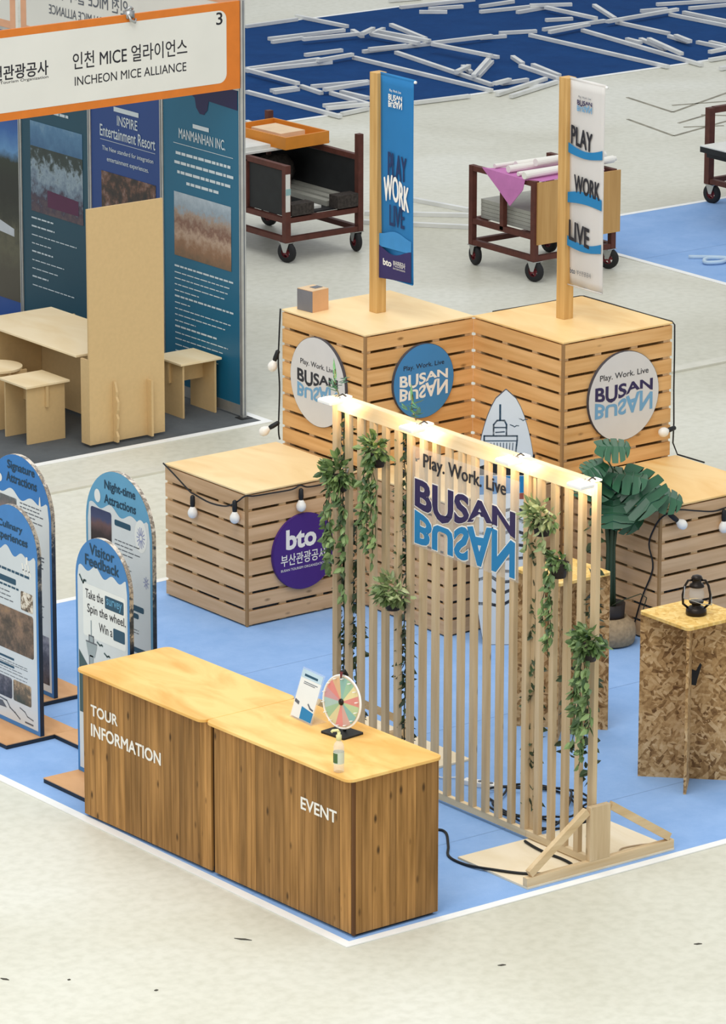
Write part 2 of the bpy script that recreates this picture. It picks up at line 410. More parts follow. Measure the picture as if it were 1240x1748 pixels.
M['grey_fleece'] = plain('dark_grey_fleece', '3b3531', .95, var=.4, scale=40, bump=.6)
M['tray_orange'] = plain('orange_plastic_tray', 'd98a2c', .5)
M['white_foam'] = plain('white_board', 'dcdcd6', .6)
M['magenta'] = plain('magenta_fabric', 'c67ab4', .8)
M['grey_tile'] = plain('grey_panel_stack', 'a6a69c', .6, var=.1)
M['chip'] = wood('chipboard_sheet', 'c79d62', 'b78c52', 'z', island=.02)
M['clear'] = glass('clear_acrylic', (.95,.97,1), .05, .12)
M['clear_pink'] = glass('clear_pink_acrylic', (.9,.8,.75), .1, .22)
M['bottle'] = glass('clear_bottle', (.95,.95,.9), .08, .3)
M['pump'] = plain('pale_yellow_cap', 'e8e0a0', .4)
M['mark'] = plain('dark_floor_mark', '8f8b7c', .8, var=.3)
M['seam'] = plain('carpet_seam', '7f9fcb', .9)
M['debris'] = plain('dark_debris', '4a473f', .9)

M['clear_sheet'] = glass('clear_acrylic_sheet', (.92,.95,1), .08, .10)
M['globe'] = glass('lantern_glass', (.8,.8,.78), .05, .25)
M['corner'] = wood('aged_corner_batten', 'b08a5c', '8d6a42', 'z')
M['lamp'] = None
M['strip'] = wood('dark_corner_batten', '6b4520', '4a2e12', 'z')
M['navy_teal2'] = plain('deep_navy_print', '17305e', .6, var=.03)
M['leaf_sprig'] = leafmat('dark_teal_sprig', '18382f', '2f5a45')
M['monstera_stalk'] = plain('green_stalk', '3a4a30', .6)
M['navy_teal'] = plain('dark_teal_title', '123a52', .5, var=.02)
M['hill'] = plain('dark_green_hill_print', '3b5558', .5)
M['wall_navy'] = plain('dark_navy_print', '1c1a4a', .45, var=.03)
M['poster_blue2'] = plain('poster_mid_blue', '3f82c4', .45, var=.04)
M['poster_blue3'] = plain('poster_strong_blue', '2f7cc2', .45, var=.04)
_m, _nt, _b = newmat('lamp_lens'); _b.inputs['Base Color'].default_value = (.9,.9,.88,1); _b.inputs['Emission Color'].default_value = (1,.95,.85,1); _b.inputs['Emission Strength'].default_value = 4.0; M['lamp'] = _m
# ------------------------------------------------------------------ floor and carpets
mb = MB(); mb.box(-14, -16, -.3, 45, 55, 0); struct('floor', mb, M['floor'])

def carpet_thing(x0, y0, x1, y1, mat, label, tape=True, seams=(), th=.006, tw=.055):
    t = thing('carpet', ((x0+x1)/2, (y0+y1)/2, 0), label, 'carpet')
    MB().box(x0, y0, .0005, x1, y1, th).build('pile', mat, t)
    if tape:
        m = MB()
        m.box(x0-.01, y0-.01, .001, x1+.01, y0+tw, th+.0015); m.box(x0-.01, y1-tw, .001, x1+.01, y1+.01, th+.0015)
        m.box(x0-.01, y0+tw, .001, x0+tw, y1-tw, th+.0015); m.box(x1-tw, y0+tw, .001, x1+.01, y1-tw, th+.0015)
        m.build('edge_tape', M['tape'], t)
    if seams:
        m = MB()
        for a in seams: m.box(x0+.06, a-.003, th, x1-.06, a+.003, th+.001)
        m.build('seam', M['seam'], t)
    return t
carpet_thing(-.107, -.082, 6.66, 6.69, M['carpet_blue'], 'light blue carpet with white taped edges under the tourism booth', True, (.95, 2.71, 4.48))
carpet_thing(12.91, 6.0, 19.0, 14.23, M['carpet_blue'], 'light blue carpet with white edges behind the booth at right', True, (12.6,))
carpet_thing(9.0, 19.98, 32.0, 25.0, M['carpet_navy'], 'dark navy carpet strewn with aluminium bars', True, (), tw=.05)
carpet_thing(1.5, 9.86, 6.62, 14.6, M['carpet_grey'], 'dark grey carpet with white front edge under the orange-headed booth', True, (), tw=.06)
# raised floor trunking cover in the aisle and old tape marks on the concrete
mb = MB(); mb.box(-6, 9.10, .0005, 12.0, 9.24, .018)
struct('trim_1', mb, plain('floor_trunking', 'd3d1c3', .6))
mb = MB()
for a, b in (((18.1,18.85),(17.95,17.9)), ((17.95,17.9),(19.2,18.4)), ((17.3,17.9),(17.1,16.9)), ((17.1,16.9),(18.2,17.2)), ((19.2,18.4),(19.9,17.6)), ((17.6,17.4),(18.6,17.7)), ((18.2,18.2),(18.9,18.0)), ((17.5,17.2),(17.9,17.0)), ((18.1,17.6),(18.6,17.1))):
    mb.bar((*a,.002), (*b,.002), .035, .003)
struct('trim_2', mb, M['mark'])

# ------------------------------------------------------------------ slatted crates
def crate(name, x0, y0, x1, y1, z1, label, n, fx_m='slat', fy_m='slat_y', top_m='crate_top'):
    t = thing(name, ((x0+x1)/2, (y0+y1)/2, 0), label, 'crate', 'slatted wooden crates of the booth')
    th = .018; pitch = (z1-.022)/n; bh = pitch*.815
    MB().box(x0+th+.001, y1-th, .009, x1, y1, z1-.017).build('back_panel', M['crate_top'], t)
    MB().box(x1-th, y0+th+.001, .009, x1, y1-th-.001, z1-.017).build('side_panel', M['crate_top'], t)
    for nm, side in (('front_slats', 0), ('left_slats', 1)):
        m = MB()
        for k in range(n):
            za = .0085 + k*pitch + (pitch-bh)*.5; zb = za + bh
            if side == 0: m.box(x0+.02, y0, za, x1, y0+th, zb)
            if side == 1: m.box(x0, y0+.02, za, x0+th, y1, zb)
        m.build(nm, M[fx_m] if side == 0 else M[fy_m], t)
    MB().box(x0+.001, y0+.001, .009, x0+.0195, y0+.0195, z1-.017).build('corner_strip', M['corner'], t)
    for i in (0, 1):
        for j in (0, 1):
            ax = x0+th+.001 if i == 0 else x1-th-.046; ay = y0+th+.001 if j == 0 else y1-th-.046
            MB().box(ax, ay, .008, ax+.045, ay+.045, z1-.017).build('corner_post', M['batten'], t)
    for f in (1/3, 2/3):
        a = x0+(x1-x0)*f
        MB().box(a-.03, y0+th+.001, .008, a+.03, y0+th+.02, z1-.017).build('batten', M['batten'], t)
        a = y0+(y1-y0)*f
        MB().box(x0+th+.001, a-.03, .008, x0+th+.02, a+.03, z1-.017).build('batten', M['batten'], t)
    MB().box(x0-.002, y0-.002, z1-.0155, x1+.002, y1+.002, z1).build('top_board', M[top_m], t, bevel=.004)
    return t
BT = (3.093, 5.338, 4.088, 6.335); TL = (4.128, 5.316, 5.1165, 6.31); TR = (5.117, 4.297, 6.136, 5.3155); RB = (5.176, 3.283, 6.19, 4.295); CB = (4.078, 4.297, 5.114, 5.314)
crate('crate', *BT, 1.0, 'low slatted wooden crate with purple bto disc and three hanging bulbs', 8)
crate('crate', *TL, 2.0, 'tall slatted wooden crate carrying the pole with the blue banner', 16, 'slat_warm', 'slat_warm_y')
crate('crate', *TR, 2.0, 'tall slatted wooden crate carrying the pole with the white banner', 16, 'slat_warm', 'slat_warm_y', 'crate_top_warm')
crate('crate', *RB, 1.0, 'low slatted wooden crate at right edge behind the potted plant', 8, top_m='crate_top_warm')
crate('crate', *CB, 1.0, 'low slatted wooden crate behind slat screen, in the corner between tall crates', 8)

# ------------------------------------------------------------------ the city wordmark: word over its mirrored reflection, parted by a wave
WAVE = [(0,.44),(.16,.52),(.29,.57),(.40,.52),(.48,.45),(.58,.38),(.78,.30),(.84,.32),(1,.41)]
def wave(u):
    u = min(1, max(0, u))
    for (a, p), (b, q) in zip(WAVE, WAVE[1:]):
        if u <= b: return p + (q-p)*(u-a)/(b-a)
    return WAVE[-1][1]
def wordmark(fr, cx, cy, w, top, refl, tag_m, parent, d=.0015, thick=False, ratio=.43, bold=.03):
    """centre of the two-word block at cx, cy; w wide"""
    H = w*ratio; x0 = cx-w/2; yt = cy+H/2
    m = MB(); text(m, fr, 'BUSAN', 0, 0, 1, bold=bold, d=d, warp=lambda a, b: (x0+a*w, yt - H*(wave(a)-.015)*(1-b)))
    m.build('word', top, parent)
    m = MB(); text(m, fr, 'BUSAN', 0, 0, 1, bold=bold, d=d, flipv=True, warp=lambda a, b: (x0+a*w, yt - H*(wave(a)+.035 + (1-wave(a)-.035)*(1-b))))
    m.build('mirrored_word', refl, parent)
    m = MB(); text(m, fr, 'Play. Work. Live', cx-w*.42, yt+H*.13, H*.24, w*.84, bold=.008, d=d, )
    m.build('tagline', tag_m, parent)

def round_sign(fr, r, face, label, edge=M['disc_edge'], base=None):
    """fr: frame whose origin is the disc centre on the crate face"""
    t = thing('round_sign', base or tuple(fr.O - Vector((0,0,r))), label, 'sign', 'round signs on the crates')
    m = MB(); n = 48
    pts = [fr.p(r*math.cos(2*math.pi*k/n), r*math.sin(2*math.pi*k/n), .002) for k in range(n)]
    m.prism(pts, fr.N*.022); m.build('board', edge, t)
    m = MB(); disc2(m, fr, 0, 0, r-.003, r-.003, .0255, 48); m.build('printed_face', face, t)
    return t
fx = lambda x, y, z: Fr((x, y, z), (0,-1,0), (0,0,1))     # face looking towards -x
fy = lambda x, y, z: Fr((x, y, z), (1,0,0), (0,0,1))      # face looking towards -y
f = fx(TL[0], 5.848, 1.545); t = round_sign(f, .332, M['disc_white'], 'white round BUSAN sign on the left side of the blue-banner crate')
wordmark(f, 0, -.04, .49, M['ink'], M['refl_soft'], M['ink'], t, .027)
f = fy(4.642, TL[1], 1.588); t = round_sign(f, .276, M['disc_blue'], 'blue round BUSAN sign on the tall crate of the blue banner')
wordmark(f, 0, -.03, .44, M['white_print'], M['white_print'], M['ink'], t, .027)
f = fy(5.668, TR[1], 1.528); t = round_sign(f, .33, M['disc_white'], 'white round BUSAN sign on the tall crate of the white banner')
wordmark(f, 0, -.02, .54, M['navy'], M['refl_soft'], M['ink'], t, .027)
f = fy(3.587, BT[1], .493); t = round_sign(f, .28, M['disc_purple'], 'purple round bto sign on the low left crate', M['disc_purple'])
m = MB(); text(m, f, 'bto', -.03, .03, .15, .27, 'c', .035, .027); m.build('lettering', M['white_print'], t)
m = MB(); text(m, f, '부산관광공사', -.01, -.085, .085, .4, 'c', .012, .027); m.build('lettering', M['white_print'], t); m = MB(); text(m, f, 'BUSAN TOURISM ORGANIZATION', -.01, -.125, .018, .4, 'c', .005, .027); m.build('lettering', M['white_print'], t)

# ------------------------------------------------------------------ poles and banners
def pole_thing(x, y, label, zb=2.0, zt=3.765, w=.088):
    t = thing('banner_pole', (x, y, zb), label, 'pole')
    MB().box(x-w/2, y-w/2, zb, x+w/2, y+w/2, zt).build('post', M['pole'], t, bevel=.003)
    MB().tube([(x, y+.02, zt-.012), (x, y-.44, zt-.012)], .011, 8).build('rod', M['white_paint'], t, True)
    return t
def banner(x, y1, w, zt, zb, mats, label, deco):
    t = thing('banner', (x, y1-w/2, zb), label, 'banner')
    m = MB(); n, k = 10, 24; vs = []; fs = []
    def P(i, j):
        a = i/n; z = zt - (zt-zb)*j/k
        amp = .012*(j/k)
        return (x - .012 + amp*math.sin(a*5+1) + .01*(j/k)**3, y1 - w*a, z)
    for j in range(k+1):
        for i in range(n+1): vs.append(P(i, j))
    for j in range(k):
        for i in range(n): fs.append((j*(n+1)+i, (j+1)*(n+1)+i, (j+1)*(n+1)+i+1, j*(n+1)+i+1))
    m.add(vs, fs)
    m.tube([(x, y1, zt+.003), (x, y1-w, zt+.003)], .0135, 8)
    m.tube([(x-.012, y1, zb), (x-.012, y1-w, zb+.0)], .005, 6)
    o = m.build('cloth', mats, t, True); o.modifiers.new('solidify', 'SOLIDIFY').thickness = .002
    deco(t, fx(x-.017, y1, zt))
    return t
pole_thing(4.63, 5.824, 'pine pole on the left tall crate, holding the blue banner')
pole_thing(5.594, 4.86, 'pine pole on the right tall crate, holding the white banner')
def shear(x0, y0, w, h, s0, s1):
    """word box whose left side is s0 and right side s1 of h high"""
    return lambda a, b: (x0+a*w, y0 + b*h*(s0+(s1-s0)*a))
def deco_blue(t, f):
    m = MB(); pts = [(.0,-1.49),(.388,-1.46)] + [(.388*(1-k/12), -1.262+.03*math.sin(2.0+k*.42)) for k in range(13)]
    poly(m, f, [(x, y) for x, y in pts], .006); m.build('hill_print', M['fabric_navy'], t)
    m = MB(); pts = [(0,-1.255),(0,-1.17)] + [(.388*k/12, -1.14-.02*math.cos(k*.5)) for k in range(13)] + [(.388,-1.25)]
    poly(m, f, [(x, y) for x, y in pts][::-1], .004); m.build('wave_print', plain('lighter_blue_print', '3f8cc6', .8), t)
    m = MB(); text(m, f, 'PLAY', .115, -.735, .21, .21, bold=.022, d=.006, warp=shear(.115,-.735,.21,.19,1,.9)); text(m, f, 'LIVE', .135, -1.08, .15, .17, bold=.022, d=.006)
    m.build('lettering', M['navy_teal2'], t)
    m = MB(); text(m, f, 'WORK', .068, -.9, .16, .29, bold=.02, d=.0065, warp=lambda a, b: (.068+a*.29, -.92+.03*math.sin(a*5)+b*.18)); m.build('lettering', M['white_print'], t)
    wordmark(f, .195, -.17, .16, M['white_print'], M['white_print'], M['white_print'], t, .006, ratio=.6)
    m = MB(); text(m, f, 'bto', .06, -1.385, .05, .1, bold=.03, d=.0075); text(m, f, '부산관광공사', .18, -1.375, .045, .14, d=.0075); text(m, f, 'BUSAN TOURISM ORGANIZATION', .18, -1.395, .012, .14, d=.0075, bold=0)
    m.build('logo', M['white_print'], t)
banner(4.63, 5.79, .395, 3.755, 2.28, M['fabric_blue'], 'blue hanging banner reading PLAY WORK LIVE with purple foot', deco_blue)
def deco_white(t, f):
    for z, up in ((-.46, 0), (-.83, 1), (-1.14, 0)):
        m = MB(); n = 14
        lo = [(.39*k/n, z - .062 - .03*math.sin(k/n*math.pi)*(.8 if not up else -.5)) for k in range(n+1)]
        hi = [(.39*k/n, z + .012 - (.045*math.sin(k/n*math.pi*.95) if not up else -.03*math.sin(k/n*math.pi*.95))) for k in range(n+1)]
        for k in range(n): poly(m, f, [lo[k], lo[k+1], hi[k+1], hi[k]], .006)
        m.build('wave_stripe', M['cyan'], t)
    m = MB()
    text(m, f, 'PLAY', 0, 0, 1, bold=.03, d=.007, warp=lambda a, b: (.045+a*.23, -.452 - .035*a + b*.13))
    text(m, f, 'WORK', 0, 0, 1, bold=.03, d=.007, warp=lambda a, b: (.085+a*.28, -.80 - .02*a + b*.125))
    text(m, f, 'LIVE', 0, 0, 1, bold=.03, d=.007, warp=lambda a, b: (.035+a*.22, -1.155 - .035*a + b*.14))
    m.build('lettering', M['ink'], t)
    wordmark(f, .185, -.17, .165, M['navy'], M['refl_soft'], M['ink_soft'], t, .007, ratio=.5)
    m = MB(); text(m, f, 'bto', .055, -1.4, .04, .06, bold=.03, d=.012); m.build('logo', M['ink_soft'], t); m = MB(); text(m, f, '부산관광공사', .13, -1.4, .035, .16, d=.012); m.build('logo', M['ink_soft'], t)
banner(5.594, 4.828, .395, 3.755, 2.26, M['fabric_white'], 'white hanging banner reading PLAY WORK LIVE with blue waves', deco_white)

# small box left on the tall crate
t = thing('cardboard_box', (4.29, 6.16, 2.0), 'small cardboard box with grey side on top of the blue-banner crate', 'box', rz=.12)
m = MB(); m.box(-.075, -.08, 0, .085, .08, .158); m.build('carton', plain('tan_cardboard', 'd6a87c', .7), t, world=False)
m = MB(); m.box(-.077, -.0805, .002, -.0755, .0805, .156); m.build('side_panel', plain('grey_card', '77767a', .7), t, world=False)
m = MB(); m.box(-.075, -.08, .1585, .085, .08, .161); m.build('lid', plain('pale_card', 'd9bc96', .7), t, world=False)
m = MB(); m.box(.0, -.03, .1612, .075, .03, .164); m.build('lid_print', M['ink_soft'], t, world=False)

# ------------------------------------------------------------------ string lights
def string_light(label, path, bulbs, base, straight=False):
    t = thing('string_light', base, label, 'string light', 'string lights on the crates')
    # soften the cable path
    P = [Vector(p) for p in path]; Q = []
    for i in range(len(P)-1):
        p0 = P[max(i-1,0)]; p1 = P[i]; p2 = P[i+1]; p3 = P[min(i+2, len(P)-1)]
        for k in range(5):
            s = k/5; Q.append(.5*((2*p1)+(p2-p0)*s+(2*p0-5*p1+4*p2-p3)*s*s+(3*p1-p0-3*p2+p3)*s**3))
    Q.append(P[-1])
    if straight: Q = P
    MB().tube(Q, .006, 6).build('cable', M['cable'], t, True)
    for a, d in bulbs:
        a, d = Vector(a), Vector(d).normalized()
        m = MB(); m.lathe([(.008, -.01), (.017, .0), (.019, .05), (.016, .075)], a, 10, axis=d); s = m.build('socket', M['cable'], t, True)
        m = MB(); m.lathe([(.012, .07), (.02, .082), (.034, .105), (.037, .125), (.03, .148), (.014, .16), (.001, .162)], a, 14, axis=d); m.build('bulb', M['bulb'], t, True)
dn = (0, 0, -1)
string_light('black string light with three white bulbs along the low left crate',
    [(3.08,6.34,1.0),(3.075,6.2,.95),(3.07,6.0,.87),(3.07,5.94,.86),(3.07,5.75,.84),(3.07,5.55,.86),(3.07,5.42,.92),(3.07,5.32,.985),(3.15,5.325,.972),(3.3,5.325,.967),(3.48,5.32,.965),(3.55,5.315,.985),(3.62,5.32,.96),(3.75,5.325,.955),(3.95,5.325,.96)],
    [((3.055,5.941,.845),dn),((3.055,5.424,.925),dn),((3.551,5.305,.955),dn)], (3.1,5.33,1.0))
string_light('black string light with two bulbs on left edge of blue-banner crate',
    [(4.118,6.32,2.0),(4.11,6.325,1.8),(4.105,6.33,1.6),(4.112,6.325,1.4),(4.105,6.33,1.1),(4.112,6.325,1.015)],
    [((4.105,6.335,1.68),(-.2,.25,-.9)),((4.105,6.335,1.14),(-.5,.4,-.4))], (4.11,6.33,1.0))
string_light('black string light with one bulb on right edge of white-banner crate',
    [(5.3,5.322,2.0),(5.7,5.324,1.995),(6.12,5.322,1.999),(6.143,5.30,2.0),(6.144,5.0,2.0),(6.144,4.6,1.998),(6.144,4.31,2.0),(6.148,4.285,1.98),(6.152,4.285,1.8),(6.148,4.28,1.5),(6.155,4.28,1.25),(6.15,4.28,1.1),(6.2,4.285,1.004),(6.21,4.0,1.004)],
    [((6.14,4.255,1.22),(-1,-.15,-.08))], (6.15,4.28,1.0), True)
string_light('black string light with white bulbs along the low right crate',
    [(5.165,3.55,.03),(5.16,3.45,.3),(5.165,3.34,.55),(5.16,3.38,.72),(5.165,3.33,.85),(5.17,3.272,.93),(5.25,3.268,.96),(5.34,3.268,.965),(5.5,3.268,.93),(5.65,3.268,.9),(5.76,3.268,.905),(5.9,3.268,.92),(6.15,3.268,.95)],
    [((5.24,3.255,.95),(.55,-.2,-.5)),((5.746,3.255,.89),dn),((6.08,3.255,.93),dn)], (5.2,3.27,0))

# ------------------------------------------------------------------ counters
CR = .022
def rounded(x0, y0, x1, y1, r, n=5):
    pts = []
    for cx, cy, a0 in ((x1-r,y0+r,-90),(x1-r,y1-r,0),(x0+r,y1-r,90),(x0+r,y0+r,180)):
        for k in range(n+1):
            a = R(a0+90*k/n); pts.append((cx+r*math.cos(a), cy+r*math.sin(a)))
    return pts
def counter(y0, y1, slab, label, words, endp):
    random.seed(int(y0*10)+3)
    t = thing('counter', (0, 0, 0), label, 'counter', 'plank-clad counters', CR)
    MB().box(.03, y0+.02, .0085, .62, y1-.01, .05).build('plinth', M['dark_base'], t, world=False)
    MB().box(.016, y0+.016, .05, .644, y1, .982).build('carcass', M['dark_trim'], t, world=False)
    m = MB(); y = y1-.004
    while y > y0+.03:
        w = random.uniform(.045, .085); w = min(w, y-(y0+.02))
        m.box(0, y-w+.0012, .025, .0155, y-.0012, .98); y -= w
    m.build('front_boards', M['counter_wood'], t, world=False)
    if endp:
        m = MB(); x = .018
        while x < .64:
            w = min(random.uniform(.045, .09), .644-x)
            if w < .01: break
            m.box(x+.0012, y0, .025, x+w-.0012, y0+.0155, .98); x += w
        m.build('end_boards', M['counter_wood'], t, world=False)
        MB().box(-.001, y0-.001, .02, .0165, y0+.0165, .98).build('corner_strip', M['strip'], t, world=False)
    x0, ya, x1, yb = slab
    m = MB(); m.prism([(x, y, .983) for x, y in rounded(x0, ya, x1, yb, .055)], (0,0,.02)); m.build('top', M['counter_top'], t, world=False, bevel=.003)
    fr = Fr((0, 0, 0), (0,-1,0), (0,0,1))
    for s, yl, z, h, w in words:
        m = MB(); text(m, fr, s, -yl, z, h, w, bold=.04, d=.002); m.build('lettering', M['white_print'], t, world=False)
    return t
counter(1.367, 2.73, (-.07, 1.383, .662, 2.715), 'plank-clad counter lettered TOUR INFORMATION with plywood top', [('TOUR', 2.64, .697, .07, .283), ('INFORMATION', 2.64, .562, .08, .735)], False)
counter(0, 1.36, (-.058, -.03, .662, 1.379), 'plank-clad counter lettered EVENT with plywood top', [('EVENT', .497, .675, .073, .34)], True)

# leaflet stand on the counter
t = thing('sign_holder', (.37, 1.02, 1.003), 'clear tilted acrylic leaflet stand on the EVENT counter beside prize wheel', 'sign stand', rz=-.05)
lean = .33; f = Fr((0, .115, .004), (0,-1,0), (math.sin(lean), 0, math.cos(lean)))
m = MB(); m.prism([f.p(0,0,0), f.p(.232,0,0), f.p(.232,.31,0), f.p(0,.31,0)], f.N*-.004); m.build('acrylic_panel', M['clear'], t, world=False)
m = MB(); m.box(-.003, -.117, 0, .115, .115, .004); m.build('foot', M['clear'], t, world=False)
m = MB(); rect(m, f, .008, .008, .224, .30, .001); sh = m.build('leaflet', M['poster_grey'], t, world=False)
m = MB(); rect(m, f, .008, .25, .224, .30, .0016); m.build('leaflet_header', plain('pale_sky_print', 'b8d2e0', .5), sh, world=False)
m = MB(); rect(m, f, .04, .262, .18, .276, .0022); m.build('leaflet_title', M['teal_ink'], sh, world=False)
m = MB(); rect(m, f, .05, .228, .195, .232, .0022); rect(m, f, .05, .218, .17, .222, .0022); m.build('text_lines', M['ink_soft'], sh, world=False)
m = MB(); poly(m, f, [(.1,.01),(.222,.01),(.222,.07),(.095,.085)], .0022); m.build('leaflet_picture', M['cyan'], sh, world=False)
m = MB(); poly(m, f, [(.012,.095),(.06,.085),(.06,.105),(.012,.115)], .0022); stroke(m, f, [(.15,.11),(.18,.09),(.21,.085)], .01, .0022); m.build('leaflet_picture', M['ink_soft'], sh, world=False)

# prize wheel
t = thing('prize_wheel', (.43, .68, 1.003), 'colourful prize wheel on black stand on the EVENT counter', 'prize wheel', rz=.12)
m = MB(); m.prism([(x, y, 0) for x, y in rounded(-.085,-.1,.085,.1,.01)], (0,0,.012)); m.build('base', M['black_board'], t, world=False)
MB().tube([(.02,0,.01),(.03,0,.06),(.03,0,.2)], .01, 8).build('stand', M['black_board'], t, True, world=False)
fw = Fr((-.005, 0, .2), (0,-1,0), (.12,0,1)); wr = .16
cols = ['d98e86','e3d9a4','9cc3a4','8db9b0','d9b48c','dc8a84','c99aa0','a8c4c0','9fc09c','d8cfa0','e0908a','d1a9a0','86b8b4','b9cda0']
sm = [plain('wheel_segment_%s' % c, c, .3, var=.03) for c in cols]
m = MB(); ns = len(cols)
m.prism([fw.p(wr*math.cos(2*math.pi*k/56), wr*math.sin(2*math.pi*k/56), -.012) for k in range(56)], fw.N*.011, 0)
for s in range(ns):
    pts = [(0,0)] + [((wr-.012)*math.cos(2*math.pi*(s+k/4)/ns), (wr-.012)*math.sin(2*math.pi*(s+k/4)/ns)) for k in range(5)]
    poly(m, fw, pts, .001, s+1)
m.build('wheel', [plain('cream_wheel_back', 'e6d6bc', .4)] + sm, t, world=False)
m = MB(); m.tube([fw.p(wr*math.cos(2*math.pi*k/48), wr*math.sin(2*math.pi*k/48), -.004) for k in range(48)], .006, 6, closed=True); m.build('rim', M['white_paint'], t, True, world=False)
for k in range(14):
    a = 2*math.pi*k/14 + .2
    MB().tube([fw.p(.143*math.cos(a), .143*math.sin(a), 0), fw.p(.143*math.cos(a), .143*math.sin(a), .03)], .0035, 6).build('peg', M['white_paint'], t, True, world=False)
m = MB(); m.lathe([(.02,0),(.02,.006),(.012,.012),(.002,.014)], fw.p(0,0,.001), 14, axis=fw.N); m.build('hub', M['bronze'], t, True, world=False)
m = MB(); m.tube([fw.p(0,.155,-.03), fw.p(-.02,.185,-.02), fw.p(0,.192,.0), fw.p(.0,.185,.025)], .011, 8); m.build('pointer_arm', M['black_board'], t, True, world=False)
m = MB(); m.prism([fw.p(-.012,.19,.02), fw.p(.012,.19,.02), fw.p(.0,.135,.02)][::-1], fw.N*.006); m.build('pointer', plain('dark_red_pointer', '6e2a30', .4), t, world=False)

# bottle
t = thing('bottle', (-.005, .135, 1.003), 'clear bottle with pale pump cap at front corner of EVENT counter', 'bottle')
O = Vector((-.005,.135,1.003))
m = MB(); m.lathe([(.028,0),(.032,.006),(.032,.155),(.026,.175),(.014,.19),(.013,.2)], O, 20); m.build('body', M['bottle'], t, True)
m = MB(); m.lathe([(.033,.055),(.033,.125)], O, 20, cap=False); lb = m.build('label', plain('pale_green_label', 'd5ddc8', .5), t, True)
fl = Fr(O + Vector((-.0,0,0)), (0,-1,0), (0,0,1))
m = MB(); 
for k in range(5):
    a = R(150 + 14*k); b2 = R(150+14*(k+1))
    m.add([O+Vector((.0337*math.cos(a),.0337*math.sin(a),.06)), O+Vector((.0337*math.cos(b2),.0337*math.sin(b2),.06)), O+Vector((.0337*math.cos(b2),.0337*math.sin(b2),.12)), O+Vector((.0337*math.cos(a),.0337*math.sin(a),.12))], [(0,1,2,3)])
m.build('label_print', plain('leaf_green_print', '4c6b3c', .5), lb)
m = MB(); m.lathe([(.016,.195),(.017,.225),(.01,.23),(.01,.245)], O, 14); m.tube([O+Vector((0,0,.245)), O+Vector((-.004,.004,.255)), O+Vector((-.028,.022,.252)), O+Vector((-.034,.027,.243))], .0085, 8); m.build('pump_head', M['pump'], t, True)

# ------------------------------------------------------------------ slat screen
SX = 1.872                                              # front face of the slats
t = thing('slat_screen', (1.9, 1.37, 0), 'tall pale wooden slat screen on plywood feet with BUSAN sign', 'screen')
NS = 21; YA, YB = 2.672, .085
for i in range(NS):
    y = YA + (YB-YA)*i/(NS-1); w = .044 if 0 < i < NS-1 else .05
    MB().box(SX, y-w/2, .075 if 0 < i < NS-1 else .03, SX+.034, y+w/2, 2.36 if 0 < i < NS-1 else 2.45).build('slat', M['screen_wood'], t)
for a, b in ((2.646, 1.80), (1.797, .70), (.697, .112)):
    MB().box(SX, b, 2.361, SX+.06, a, 2.452).build('top_rail', M['screen_wood_y'], t)
    MB().box(SX+.002, b, .03, SX+.036, a, .074).build('bottom_rail', M['screen_wood_y'], t)
for yb in (1.80, .70):                                   # doubled uprights where two frames meet
    MB().box(SX+.036, yb-.022, .03, SX+.06, yb+.022, 2.359).build('upright', M['screen_wood'], t)
def foot(y0, y1, ye, sgn, x0=1.33, x1=2.5):
    MB().box(x0, y0, .007, x1, y1, .02).build('base_board', M['base_ply'], t)
    MB().box(x0, ye-.02, .0205, x1, ye+.02, .075).build('foot_bar', M['screen_wood_x'], t)
    MB().box(SX-.05, ye-.02, .076, SX+.11, ye+.02, .42).build('post_block', M['screen_wood'], t)
    MB().bar((x0+.03, ye, .095), (SX-.065, ye, .4), .036, .05, (0,0,1)).build('brace', M['screen_wood_x'], t)
    MB().bar((x1-.03, ye, .095), (SX+.125, ye, .4), .036, .05, (0,0,1)).build('brace', M['screen_wood_x'], t)
foot(.012, .69, .036, 1)
foot(2.1, 3.2, 2.72, -1, 1.5, 2.55)
# acrylic sign with the wordmark
sg = thing('acrylic_sign', (SX-.004, 1.31, 1.66), 'clear acrylic sign with navy and blue BUSAN letters on slat screen', 'sign')
MB().box(SX-.0055, .79, 1.655, SX-.0015, 1.852, 2.30).build('acrylic_sheet', M['clear_sheet'], sg)
f = fx(SX-.006, 1.322, 1.885)
def slab_text(s, mat, nm, warp, bold, flipv=False, th=.004):
    m = MB(); text(m, f, s, 0, 0, 1, bold=bold, d=.001, warp=warp, flipv=flipv); front = len(m.f)
    o = m.build(nm, mat, sg); md = o.modifiers.new('solidify', 'SOLIDIFY'); md.thickness = th; md.offset = 1
x0, W_, H_ = -.5, 1.0, .425; yt = H_/2
slab_text('BUSAN', M['white_print'], 'word_outline', lambda a, b: (x0-.008+a*(W_+.016), yt+.008 - (H_*(wave(a)-.01)+.012)*(1-b)), .05, th=.001)
slab_text('BUSAN', M['navy'], 'word', lambda a, b: (x0+a*W_, yt - H_*(wave(a)-.015)*(1-b)), .032)
slab_text('BUSAN', M['white_print'], 'mirrored_outline', lambda a, b: (x0-.008+a*(W_+.016), yt - H_*(wave(a)+.02 + (1-wave(a)-.0)*(1-b))), .05, True, th=.001)
slab_text('BUSAN', M['cyan'], 'mirrored_word', lambda a, b: (x0+a*W_, yt - H_*(wave(a)+.04 + (1-wave(a)-.04)*(1-b))), .032, True)
slab_text('Play. Work. Live', M['ink'], 'tagline', lambda a, b: (x0+.085+a*.82, yt+.06+b*.115), .012)

